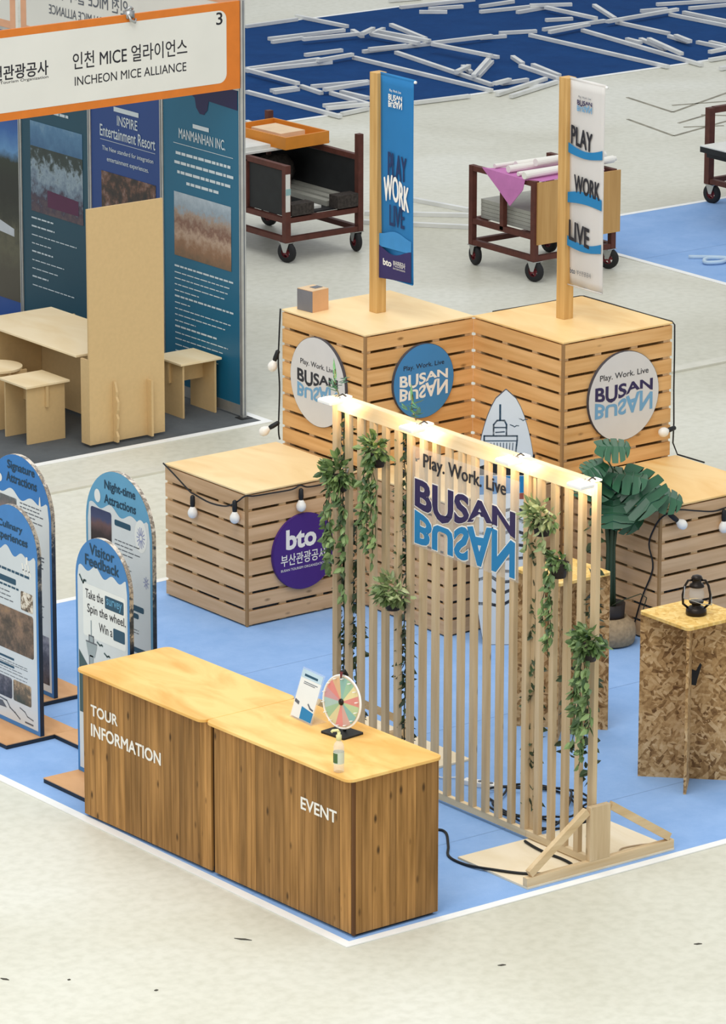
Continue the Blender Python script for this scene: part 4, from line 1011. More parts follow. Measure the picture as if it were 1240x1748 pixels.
def d_cul(f, p, w, h):
    y = Y(4.705); z = lambda v: v-.041
    m = MB(); text(m, f, 'Culinary', y(4.57), z(1.38), .06, .29, 'l', .035, .003); m.build('title', M['navy_teal'], p); m = MB(); text(m, f, 'Experiences', y(4.62), z(1.295), .07, .4, 'l', .035, .003); m.build('title', M['navy_teal'], p)
    m = MB(); text(m, f, 'gijang x daebyeon', y(4.63), z(1.085), .05, .4, 'l', .01, .003) if False else lines(m, f, 0, .1, .5, [z(1.1)], .02); rect(m, f, .08, z(1.02), .34, z(1.06), .003, r=.01); lines(m, f, 0, .05, .37, [z(.99)], .016); m.build('heading_bar', M['teal_ink'], p)
    m = MB(); lines(m, f, 0, .05, .36, [z(.955),z(.925),z(.895)], .008, rag=.1, seed=2); lines(m, f, 0, .05, .49, [z(.47),z(.455),z(.42),z(.40),z(.375)], .005, rag=.1, seed=3); m.build('text_lines', M['ink_soft'], p)
    m = MB(); rect(m, f, .05, z(.49), .3, z(.505), .003); m.build('heading_bar', M['teal_ink'], p); m = MB(); rect(m, f, .05, z(.435), .3, z(.45), .003); m.build('heading_bar', M['teal_ink'], p)
    m = MB(); rect(m, f, .395, z(.87), .54, z(1.0), .003, r=.015); m.build('photo_print', ph['dish'], p)
    m = MB(); rect(m, f, .05, z(.555), .54, z(.85), .003, r=.02); m.build('photo_print', ph['food'], p)
    m = MB(); rect(m, f, .05, z(.215), .27, z(.36), .003, r=.02); m.build('photo_print', ph['rock'], p)
    m = MB(); rect(m, f, .285, z(.215), .5, z(.36), .003, r=.015); m.build('photo_print', photo('hand_photo', [(.3,'38402f'),(.5,'6b5b42'),(.62,'b99d78'),(.8,'c9b089')], 6, .2, .28, .3), p)
    m = MB(); rect(m, f, .445, z(.43), .5, z(.5), .003); m.build('code_patch', plain('grey_code_patch', '8f9aa0', .5), p) if False else None
    m = MB(); stroke(m, f, [(.05,z(.2)),(.2,z(.19)),(.24,z(.15)),(.3,z(.13)),(.36,z(.1))], .01, .003); stroke(m, f, [(.36,z(.18)),(.42,z(.165)),(.45,z(.14)),(.52,z(.13))], .008, .003); rect(m, f, .42, z(.09), .52, z(.102), .003); poly(m, f, [(.04,z(.17)),(.15,z(.18)),(.2,z(.14)),(.04,z(.13))], .003); m.build('line_drawing', M['ink_soft'], p)
    m = MB()
    for k in range(3): stroke(m, f, [(.42+.035*k,z(1.19)),(.43+.035*k,z(1.15)),(.45+.035*k,z(1.125))], .012, .003)
    stroke(m, f, [(.475,z(1.24)),(.475,z(1.2))], .02, .003); m.build('wave_drawing', M['white_print'], p)
standee(.521, 4.105, 4.705, 1.56, 'arched blue Culinary Experiences stand nearest the left edge', '', M['poster_white'], M['poster_blue2'], 1.245, d_cul)
def d_sig(f, p, w, h):
    y = Y(5.5); z = lambda v: v-.041
    m = MB(); text(m, f, 'Signature', y(5.245), z(1.53), .075, .33, 'l', .035, .003); m.build('title', M['navy_teal'], p); m = MB(); text(m, f, 'Attractions', y(5.26), z(1.455), .065, .37, 'l', .035, .003); m.build('title', M['navy_teal'], p)
    m = MB(); disc2(m, f, .155, z(1.46), .03, .03, .003); poly(m, f, [(.63,z(1.35)),(.66,z(1.35)),(.648,z(1.43)),(.64,z(1.42))], .003); m.build('boat_drawing', M['white_print'], p)
    m = MB(); rect(m, f, .04, z(1.17), .36, z(1.35), .003, r=.01); m.build('photo_print', ph['coast'], p)
    m = MB(); lines(m, f, 0, .4, .7, [z(1.33-.026*k) for k in range(5)], .009, rag=.12, seed=7); lines(m, f, 0, .43, .55, [z(1.17),z(1.15),z(1.13)], .006, rag=.05); lines(m, f, 0, .53, .7, [z(1.0-.025*k) for k in range(4)], .011, rag=.06, seed=8); lines(m, f, 0, .6, .7, [z(.66-.025*k) for k in range(4)], .008, rag=.05, seed=9); m.build('text_lines', M['ink_soft'], p)
    m = MB(); rect(m, f, .55, z(.12), .73, z(.46), .003); m.build('photo_print', ph['rock'], p)
standee(1.04, 4.722, 5.5, 1.66, 'arched blue Signature Attractions stand at left edge behind the Culinary one', '', M['poster_grey'], M['poster_blue3'], 1.38, d_sig, by=(4.715, 5.5))

# ------------------------------------------------------------------ orange-headed booth
HX0, HX1, HY = 2.0, 6.40, 10.09
t = thing('aluminium_post', (6.5, 10.09, .0), 'aluminium corner post of the orange-headed booth', 'post')
m = MB(); m.box(6.478, 10.068, .006, 6.522, 10.112, 3.56); m.build('profile', M['alu'], t, bevel=.006)
m = MB()
for dx in (-.004, .004): pass
m.box(6.4765, 10.086, .03, 6.4778, 10.094, 3.5); m.box(6.496, 10.0665, .03, 6.504, 10.0678, 3.5); m.build('groove', M['ink_soft'], t)
m = MB(); m.box(6.44, 10.03, .0065, 6.55, 10.13, .012); m.build('foot_plate', M['black_board'], t)
t = thing('header_panel', (4.2, HY, 2.78), 'orange-framed white header reading INCHEON MICE ALLIANCE', 'header sign')
m = MB(); m.box(HX0, HY-.012, 2.78, 6.474, HY+.012, 3.50); m.build('orange_panel', M['orange'], t)
f = fy(0, HY-.0125, 0)
m = MB(); rect(m, f, HX0+.08, 2.845, 6.34, 3.44, .001, r=.075); wp = m.build('white_field', M['panel_white'], t)
m = MB(); text(m, f, '인천 MICE 얼라이언스', 4.845, 3.115, .135, 1.105, 'l', .008, .002); m.build('lettering', M['ink'], wp); m = MB(); text(m, f, 'INCHEON MICE ALLIANCE', 4.86, 2.985, .072, 1.08, 'l', .006, .002); m.build('lettering', M['ink'], wp); m = MB(); text(m, f, '3', 6.24, 3.325, .1, .06, 'l', .016, .002); m.build('lettering', M['ink'], wp)
m = MB(); text(m, f, '인천관광공사', 3.98, 3.105, .115, .63, 'l', .02, .002); m.build('lettering', M['ink'], wp); m = MB(); text(m, f, 'Incheon Tourism Organization', 3.98, 3.07, .03, .63, 'l', .006, .002); m.build('lettering', M['ink'], wp)
m = MB(); m.box(5.36, HY-.03, 3.47, 5.43, HY+.03, 3.53); m.tube([(5.37,HY-.03,3.5),(5.38,HY-.05,3.46),(5.42,HY-.05,3.44),(5.44,HY-.03,3.46)], .012, 6); m.tube([(5.36,HY,3.53),(5.4,HY-.02,3.56),(5.43,HY,3.54)], .012, 6)
solo('spring_clamp', m, M['steel'], 'small steel clamp on top edge of the orange header', 'clamp', smooth=True)
# header on the back wall, seen from behind
def rear_header(y0, y1, label, words):
    t = thing('header_panel', (6.5, (y0+y1)/2, 2.78), label, 'header sign')
    m = MB(); m.box(6.488, y0, 2.78, 6.512, y1, 3.50); m.build('panel', M['panel_white'], t)
    m = MB(); m.box(6.486, y0, 2.78, 6.4875, y0+.085, 3.5); m.box(6.486, y1-.085, 2.78, 6.4875, y1, 3.5); m.box(6.486, y0+.085, 2.78, 6.4875, y1-.085, 2.845); m.box(6.486, y0+.085, 3.44, 6.4875, y1-.085, 3.5); m.build('orange_border', plain('pale_orange_back', 'e3ab86', .5), t)
    if words:
        m = MB(); f = fx(6.487, 12.95, 0)
        text(m, f, '인천 MICE 얼라이언스', 0, 3.14, .135, 1.25, 'l', .006, .002, fliph=True); text(m, f, 'INCHEON MICE ALLIANCE', .06, 3.0, .08, 1.1, 'l', .006, .002, fliph=True); m.build('lettering', M['ink_soft'], t)
rear_header(10.13, 13.335, 'white header on booth back wall with mirrored lettering', True)
rear_header(13.42, 15.0, 'plain white header at the top left corner of booth back wall', False)
# back wall panels
wt = plain('white_text_print', 'c9d6dc', .5, var=.02)
def wall_panel(y0, y1, col, label, deco):
    t = thing('poster_board', (6.5, (y0+y1)/2, .1), label, 'wall panel', 'poster panels of the booth wall')
    MB().box(6.49, y0, .11, 6.51, y1, 2.75).build('board', plain('panel_' + col, col, .4, var=.05, scale=2), t)
    MB().box(6.486, y0-.0, .02, 6.514, y1, .1095).build('bottom_rail', M['alu'], t)
    MB().box(6.486, y0, 2.7505, 6.514, y1, 2.779).build('top_rail', M['alu'], t)
    deco(t, fx(6.489, y1, 0), y1)
def wall_post(y, label):
    t = thing('aluminium_post', (6.5, y, .006), label, 'post', 'upright posts between the poster panels')
    MB().box(6.478, y-.022, .006, 6.522, y+.022, 2.779).build('profile', M['alu'], t, bevel=.005)
    MB().box(6.476, y-.004, .03, 6.4775, y+.004, 2.75).build('groove', M['ink_soft'], t)
wall_post(11.222, 'aluminium post left of the MANMANHAN poster panel'); wall_post(12.30, 'aluminium post left of the INSPIRE poster panel'); wall_post(13.385, 'aluminium post between dark green and dark blue poster panels'); 
def bar_lines(m, f, x0, specs):
    for z, w, th in specs:
        rnd = random.Random(int(z*1000)+int(w*77)); a = x0
        while a < x0+w-.01:
            b = min(x0+w, a+rnd.uniform(.035,.1)); rect(m, f, a, z+th*.1, b, z+th*.8, .002); a = b+.011

def dw1(t, f, y1):
    m = MB(); poly(m, f, [(1.062,2.75),(1.062,2.585),(.66,2.60),(.64,2.52),(.59,2.475),(.53,2.475),(.48,2.52),(.46,2.6),(.36,2.64),(.3,2.75)][::-1], .002); m.build('header_shape', M['wall_navy'], t)
    c = .56; m = MB(); text(m, f, 'MANMANHAN INC.', c, 2.225, .085, .66, 'c', .012, .003)
    rect(m, f, .43, 2.34, .66, 2.375, .003); rect(m, f, .15, 2.175, 1.0, 2.18, .003)
    bar_lines(m, f, .18, [(2.08,.78,.035)]); bar_lines(m, f, .16, [(2.0,.84,.035)]); bar_lines(m, f, .2, [(1.92,.76,.035)]); bar_lines(m, f, .33, [(1.84,.46,.035)]); m.build('lettering', wt, t)
    m = MB(); rect(m, f, .15, 1.22, .965, 1.765, .002); m.build('photo_print', photo('festival_crowd_photo', [(.12,'6b5843'),(.3,'8d6a4f'),(.42,'b29a86'),(.52,'7a5748'),(.62,'a08c7c'),(.7,'8fa0ae'),(.9,'b0bfca')], 13, .75, 1.49-.1, .6), t)
    m = MB(); L = [.84,.8,.76,.72,.35,.84,.22,.8,.72,.3,.6,.76,.7,.45,.62,.55,.5]
    bar_lines(m, f, .15, [(1.12-.052*k, w, .013 if k not in (0,5,10) else .022) for k, w in enumerate(L)]); m.build('text_lines', wt, t)
wall_panel(10.12, 11.198, '1a6484', 'teal MANMANHAN INC. poster panel at the right of booth wall', dw1)
def dw2(t, f, y1):
    c = .55; m = MB(); text(m, f, 'INSPIRE', c, 2.185, .085, .3, 'c', .012, .003); text(m, f, 'Entertainment Resort', c, 2.06, .1, .82, 'c', .012, .003); rect(m, f, .35, 2.3, .72, 2.34, .003); rect(m, f, .14, 2.03, .96, 2.034, .003)
    text(m, f, 'The New standard for integration', c, 1.93, .05, .76, 'c', .008, .003); text(m, f, 'entertainment experiences.', c, 1.84, .05, .62, 'c', .008, .003); m.build('lettering', wt, t)
    m = MB(); rect(m, f, .15, 1.2, .96, 1.76, .002); m.build('photo_print', photo('dark_hall_photo', [(.3,'17171c'),(.5,'3a2a24'),(.62,'6b4a3c'),(.75,'8d7a78')], 9, .1, 1.4, .6), t)
wall_panel(11.246, 12.276, '1f4384', 'royal blue INSPIRE poster panel behind the tall plywood board', dw2)
def dw3(t, f, y1):
    m = MB(); bar_lines(m, f, .35, [(2.22,.32,.035)]); bar_lines(m, f, .3, [(2.12,.44,.035)]); rect(m, f, .62, 2.31, .92, 2.314, .003); m.build('text_lines', wt, t)
    m = MB(); rect(m, f, .14, 1.8, .95, 2.02, .002); m.build('photo_print', photo('sky_photo', [(.3,'37648c'),(.6,'4d7ba0'),(.8,'6f95b0')], 5, .4, 1.8, .3), t)
    m = MB(); rect(m, f, .14, 1.22, .95, 1.8, .002); m.build('photo_print', photo('park_crowd_photo', [(.2,'5a4a50'),(.36,'3a2f45'),(.48,'6a7f92'),(.6,'8fa3b0'),(.7,'2a3a38'),(.85,'22302f')], 11, .55, 1.4, .6), t)
    m = MB(); poly(m, f, [(.4,1.29),(.88,1.29),(.88,1.42),(.4,1.44)], .003); pf = m.build('photo_stage', plain('stage_red_purple', '552648', .5), t)
    m = MB(); L = [.35,.36,.7,.3,.33,.5,.4,.25,.65]
    bar_lines(m, f, .14, [(1.15-.075*k, w, .02 if k in (0,1,4,7) else .013) for k, w in enumerate(L)]); m.build('text_lines', wt, t)
wall_panel(12.324, 13.361, '12485c', 'dark green-blue poster panel with park photo, left of INSPIRE panel', dw3)
def dw4(t, f, y1):
    m = MB(); rect(m, f, .5, 1.3, 1.09, 2.05, .002); m.build('photo_print', photo('valley_photo', [(.25,'141a14'),(.45,'1e2a1e'),(.55,'5b8fc0'),(.75,'2a62a8'),(.9,'1f4d96')], 4, .85, 1.55, .75), t)
    m = MB(); rect(m, f, .5, .35, 1.09, 1.3, .002); m.build('photo_print', photo('meadow_photo', [(.3,'4a4538'),(.5,'5c5a46'),(.7,'23281f'),(.85,'12160f')], 6, .7, .75, .9), t)
    m = MB(); poly(m, f, [(.72,1.06),(1.0,1.0),(1.0,.93),(.72,.95)], .003); m.build('photo_roof', plain('white_roof_print', 'c5ccd2', .5), t)
    m = MB(); bar_lines(m, f, .86, [(2.26,.18,.006),(2.14,.15,.02),(2.08,.1,.02),(2.02,.08,.02)]); m.build('text_lines', wt, t)
wall_panel(13.41, 14.5, '1d4c96', 'blue poster panel with valley photo at the left edge', dw4)
# furniture of that booth
t = thing('display_board', (5.30, 10.05, .006), 'tall pale MDF board standing on end beside the table', 'board')
MB().box(4.935, 10.042, .03, 5.672, 10.062, 1.98).build('panel', M['mdf'], t)
MB().box(4.937, 10.064, .03, 4.957, 10.17, .735).build('side_panel', M['mdf'], t)
m = MB(); f = Fr((5.17,10.04,.03), (0,-1,0), (0,0,1)); prof = [(0,0),(.07,0),(.075,.05),(.05,.09),(.065,.12),(.08,.2),(.055,.235),(.075,.27),(.08,.34),(.05,.38),(.06,.42),(.03,.5),(0,.5)]
m.prism([f.p(x*.8, z, -.01) for x, z in prof], f.N*.02); m.build('foot_bracket', M['mdf'], t)
MB().box(5.495, 9.975, .03, 5.515, 10.0415, .5).build('foot_bracket', M['mdf'], t)
t = thing('table', (5.36, 10.95, .006), 'pale MDF table beside the tall board', 'table')
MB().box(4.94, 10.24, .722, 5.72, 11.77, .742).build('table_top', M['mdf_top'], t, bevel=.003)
MB().box(5.44, 10.62, .03, 5.46, 11.7, .7215).build('modesty_panel', M['mdf'], t)
MB().box(5.0, 11.5, .0065, 5.435, 11.52, .7215).build('end_panel', M['mdf'], t)
MB().box(5.465, 11.5, .0065, 5.78, 11.52, .7215).build('end_panel', M['mdf'], t)
def stool(x0, y0, x1, y1, h, label, rnd=False, along='x'):
    cx, cy = (x0+x1)/2, (y0+y1)/2
    t = thing('stool', (cx, cy, .006), label, 'stool', 'flat-pack MDF stools')
    if rnd:
        m = MB(); m.lathe([(.001,h-.018),((x1-x0)/2,h-.018),((x1-x0)/2,h),(.001,h)], (cx, cy, 0), 40); m.build('seat', M['mdf_top'], t)
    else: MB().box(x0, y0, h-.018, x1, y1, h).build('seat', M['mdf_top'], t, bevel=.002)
    if along == 'x':
        for y in (y0+.035, y1-.055): MB().box(x0+.03, y, .0065, x1-.03, y+.018, h-.0185).build('leg_panel', M['mdf'], t)
        MB().box(cx-.01, y0+.054, h-.2, cx+.01, y1-.056, h-.0185).build('cross_rail', M['mdf'], t)
        MB().box(cx-.012, y0+.012, h-.2, cx+.012, y0+.0345, h-.0185).build('tenon', M['mdf'], t)
    else:
        for x in (x0+.035, x1-.055): MB().box(x, y0+.03, .0065, x+.018, y1-.03, h-.0185).build('leg_panel', M['mdf'], t)
        MB().box(x0+.054, cy-.01, h-.2, x1-.056, cy+.01, h-.0185).build('cross_rail', M['mdf'], t)
        MB().box(x0+.012, cy-.012, h-.2, x0+.0345, cy+.012, h-.0185).build('tenon', M['mdf'], t)
stool(4.56, 10.40, 4.985, 10.81, .5, 'square MDF stool in front of the table')
stool(6.04, 10.33, 6.455, 10.74, .48, 'square MDF stool right of the tall board', along='y')
stool(4.55, 10.93, 4.97, 11.35, .5, 'round MDF stool at the left edge', True)

# ------------------------------------------------------------------ carts
def caster(t, x, y, ang, r=.1, hub='red_hub', top=.2):
    a = Vector((math.cos(ang), math.sin(ang), 0)); c = Vector((x, y, r+.0005))
    m = MB(); m.lathe([(.05,-.025),(r-.012,-.025),(r,-.014),(r,.014),(r-.012,.025),(.05,.025)], c, 24, axis=a, cap=False); w = m.build('wheel', M['rubber'], t, True)
    m = MB(); m.lathe([(.018,-.03),(.018,.03)], c, 14, axis=a); b = a.cross(Vector((0,0,1)))
    for k in range(5):
        g = k*2*math.pi/5; d = b*math.cos(g)+Vector((0,0,1))*math.sin(g); m.bar(c+d*.015, c+d*.055, .022, .016, a)
    m.lathe([(.05,-.02),(.06,-.02),(.06,.02),(.05,.02)], c, 20, axis=a, cap=False)
    m.build('hub', M[hub], w)
    m = MB()
    for s in (-1, 1):
        p = c + a*.036*s; m.prism([p-b*.016, p+b*.016, p+b*.05+Vector((0,0,top-r-.008)), p-b*.05+Vector((0,0,top-r-.008))], a*.005*s)
    m.box(x-.055, y-.055, top-.008, x+.055, y+.055, top-.001); m.build('fork', M['steel'], t)
def frame_bar(t, p, q, w=.05, nm='frame_bar'): MB().bar(p, q, w, w).build(nm, M['rust'], t)
# right cart
x0, x1, y0, y1 = 11.56, 12.50, 12.48, 13.40
t = thing('platform_cart', ((x0+x1)/2, (y0+y1)/2, 0), 'rust-red steel cart with chipboard side behind the white banner', 'cart')
for x, y in ((x0,y0),(x1,y0),(x0,y1),(x1,y1)): frame_bar(t, (x,y,.2), (x,y,.96), .055, 'post')
frame_bar(t, (x0,(y0+y1)/2,.42), (x0,(y0+y1)/2,.92), .05, 'post')
for z in (.225, .43):
    frame_bar(t, (x0,y0+.03,z), (x0,y1-.03,z)); frame_bar(t, (x0+.03,y0,z), (x1-.03,y0,z)); frame_bar(t, (x1,y0+.03,z), (x1,y1-.03,z)); frame_bar(t, (x0+.03,y1,z), (x1-.03,y1,z))
frame_bar(t, (x0,y0+.03,.935), (x0,y1-.03,.935)); frame_bar(t, (x1,y0+.03,.935), (x1,y1-.03,.935))
for (x, y), a in zip(((x0+.02,y0+.02),(x1-.02,y0+.02),(x0+.02,y1-.02),(x1-.02,y1-.02)), (.25,.5,-.2,.1)): caster(t, x, y, a)
m = MB(); m.box(x0+.0, y0-.047, .36, x1+.06, y0-.029, .95); solo('chipboard_sheet', m, M['chip'], 'chipboard sheet on the front side of right cart', 'board')
for k in range(5):
    m = MB(); m.box(x0+.06, y0+.05, .456+.037*k, x1-.06, y1-.05, .456+.037*k+.034); solo('stacked_sheet', m, M['grey_tile'], 'grey panel stacked flat inside the right cart, %s' % ('lowest of five','second from bottom','middle one of five','second from top','topmost of five')[k], 'panel', 'grey panels in the right cart')
m = MB(); m.prism([(x0-.06,y0+.42,.965),(x0-.06,y0+.42,.97),(x0-.10,y0+.35,.965)], (0,0,.0)) if False else None
m = MB(); vs = [(x0+.03,y0+.7,.962),(x0-.03,y0+.75,.97),(x0-.04,y0+.1,.96),(x0+.05,y0-.05,.962),(x0-.05,y0+.5,.82),(x0-.055,y0+.3,.68),(x0-.05,y0+.12,.86),(x1-.1,y0+.0,.964),(x1-.1,y0+.3,.964)]
m.add(vs, [(0,1,2,3),(1,4,2),(4,5,6),(4,6,2),(0,3,7,8)]); o = solo('fabric_sheet', m, M['magenta'], 'magenta fabric drooping over the end of right cart', 'fabric'); o.modifiers.new('solidify', 'SOLIDIFY').thickness = .006
rolls = [((x0-.05,y0+.1,1.0),(x1+.1,y0+.12,1.02),.035),((x0+.0,y0+.25,.985),(x1+.2,y0+.2,1.0),.022),((x0+.02,y0+.42,1.0),(x1+.22,y0+.38,1.0),.035),((x0+.2,y0+.53,1.0),(x1+.05,y0+.5,1.0),.035),((x0+.05,y0+.66,.985),(x1,y0+.62,.985),.022),((x0+.25,y0+.30,1.055),(x1+.15,y0+.34,1.06),.035)]
for (a, b, r), nm in zip(rolls, ('front thick roll','thin second roll','thick middle roll','fourth roll','thin rear roll','upper roll resting on the others')):
    m = MB().tube([a, b], r, 12); solo('paper_roll', m, M['white_print'], 'white rolled sheet on the right cart, ' + nm, 'roll', 'white rolls on the right cart', smooth=False)
# left cart
x0, x1, y0, y1 = 10.19, 11.05, 14.50, 15.95
t = thing('platform_cart', ((x0+x1)/2, (y0+y1)/2, 0), 'rust-red steel cart with black boards behind the orange-headed booth', 'cart')
for x, y, h in ((x0,y0,.94),(x1,y0,1.14),(x0,y1,.94),(x1,y1,1.14)): frame_bar(t, (x,y,.2), (x,y,h), .06, 'post')
frame_bar(t, (x0,y0+.62,.44), (x0,y0+.62,.9), .05, 'post')
for z in (.225, .41):
    frame_bar(t, (x0,y0+.03,z), (x0,y1-.03,z)); frame_bar(t, (x0+.03,y0,z), (x1-.03,y0,z)); frame_bar(t, (x1,y0+.03,z), (x1,y1-.03,z)); frame_bar(t, (x0+.03,y1,z), (x1-.03,y1,z))
frame_bar(t, (x0,y0+.03,.915), (x0,y1-.03,.915)); frame_bar(t, (x1,y0+.03,.915), (x1,y1-.03,.915)); frame_bar(t, (x0+.03,y1,.915), (x1-.03,y1,.915))
MB().box(x0+.03, y0+.03, .436, x1-.03, y1-.03, .45).build('deck', M['black_board'], t)
MB().box(x0-.006, y0+.04, .45, x0+.006, y0+.58, .88).build('side_board', M['black_board'], t)
MB().box(x1-.006, y0+.04, .45, x1+.006, y1-.04, .88).build('side_board', M['black_board'], t)
MB().box(x0+.04, y1-.006, .45, x1-.04, y1+.006, .88).build('end_board', M['black_board'], t)
MB().box(x0-.031, y0-.036, .5, x0+.02, y0-.0305, .86).build('tape_strip', M['white_foam'], t)
MB().box(x0-.033, y0-.0375, .66, x0+.024, y0-.0365, .72).build('tape_patch', plain('pale_teal_tape', '8fb3b4', .5), t)
for (x, y), a in zip(((x0+.02,y0+.02),(x1-.02,y0+.02),(x0+.02,y1-.02),(x1-.02,y1-.02)), (.3,-.2,.1,.2)): caster(t, x, y, a)
m = MB(); rnd = random.Random(5)
prof = [(.18,.0),(.2,.07),(.19,.17),(.13,.24),(.04,.26)]
m.lathe(prof, (0,0,0), 16); m.v = [((x*1.0+rnd.uniform(-.015,.015)), y*.8+rnd.uniform(-.015,.015), z+rnd.uniform(-.012,.012)) for x, y, z in m.v]
o = m.build('fleece_bundle', M['grey_fleece'], None, True); o.location = (x0+.6, y0+1.0, .55); tag(o, 'dark grey fleece bundle inside the left cart', 'bundle')
m = MB(); m.box(x0+.04, y0-.035, .4505, x0+.3, y0+.1, .56); solo('felt_offcut', m, M['grey_fleece'], 'speckled felt offcut at front left of left cart deck', 'offcut')
m = MB(); m.box(x1-.28, y0-.035, .4505, x1-.035, y0+.1, .575); solo('felt_offcut', m, M['grey_fleece'], 'speckled felt offcut at front right of left cart deck', 'offcut')
m = MB(); m.box(x0+.06, y0+.12, .4505, x0+.5, y0+.4, .475); solo('board', m, M['white_foam'], 'pale board lying flat on the left cart deck', 'board')
for k in range(3):
    m = MB(); m.box(x0+.575+.10*k, y0+.14, .4505, x0+.655+.10*k, y1-.1, .50+.012*k); solo('grey_profile', m, M['grey_tile'], '%s grey profile lying lengthwise on left cart deck' % ('leftmost','middle','rightmost')[k], 'profile', 'grey profiles in the left cart')
# top load
MB_t = MB(); MB_t.box(x0-.05, y0+.62, .9415, x0+.98, y1+.1, .962); solo('board', MB_t, M['white_foam'], 'pale board laid across top of left cart', 'board')
t = thing('plastic_tray', (x0+.60, y0+.92, .963), 'orange plastic tray on top of the left cart', 'tray', rz=.05)
m = MB(); w, l, h = .27, .42, .12; e = .02
m.box(-w,-l,0,w,l,.012); m.box(-w,-l,.012,-w+e,l,h); m.box(w-e,-l,.012,w,l,h); m.box(-w+e,-l,.012,w-e,-l+e,h); m.box(-w+e,l-e,.012,w-e,l,h); m.build('tray', M['tray_orange'], t, world=False)
m = MB(); m.box(-.15,-.2,.0125,.15,.25,.11); m.build('insert', plain('pale_orange_card', 'e6c9a4', .6), t, world=False)
m = MB(); m.box(x0+.0, y0+.66, .9625, x0+.3, y0+1.05, 1.0); solo('white_box', m, M['white_foam'], 'flat white box beside the orange tray on left cart', 'box')
m = MB(); m.box(x0-.02, y0+1.1, .9625, x0+.2, y0+1.5, 1.03); solo('white_box', m, M['white_foam'], 'taller white box behind the flat one on left cart', 'box')
# third cart at the right edge
t = thing('platform_cart', (15.8, 13.4, .0065), 'rust-red cart loaded with white boards, cut by the right edge', 'cart')
for x in (15.16, 16.3):
    for y in (14.13, 12.4): frame_bar(t, (x,y,.2), (x,y,  .97 if y > 13 else .55), .07, 'post')
frame_bar(t, (15.2,14.13,.945), (16.26,14.13,.945), .06)
for z in (.23, .525):
    frame_bar(t, (15.2,14.13,z), (16.26,14.13,z)); frame_bar(t, (15.2,12.4,z), (16.26,12.4,z)); frame_bar(t, (15.16,12.44,z), (15.16,14.09,z)); frame_bar(t, (16.3,12.44,z), (16.3,14.09,z))
for x in (15.18, 16.28):
    for y in (14.1, 12.43): caster(t, x, y, .2)
for k, (a, b, z, wd) in enumerate(((14.76,15.9,.585,'lower'),(14.62,15.8,.665,'upper'))):
    m = MB(); m.box(a, 11.9, z, b, 13.72-.06*k, z+.055); o = solo('foam_board', m, M['black_board'], '%s dark-edged white board on the cart at right edge' % wd, 'board', 'boards on the right-edge cart')
    m = MB(); m.box(a, 11.9, z+.0555, b, 13.72-.06*k, z+.066); m.build('white_top', M['white_foam'], o)

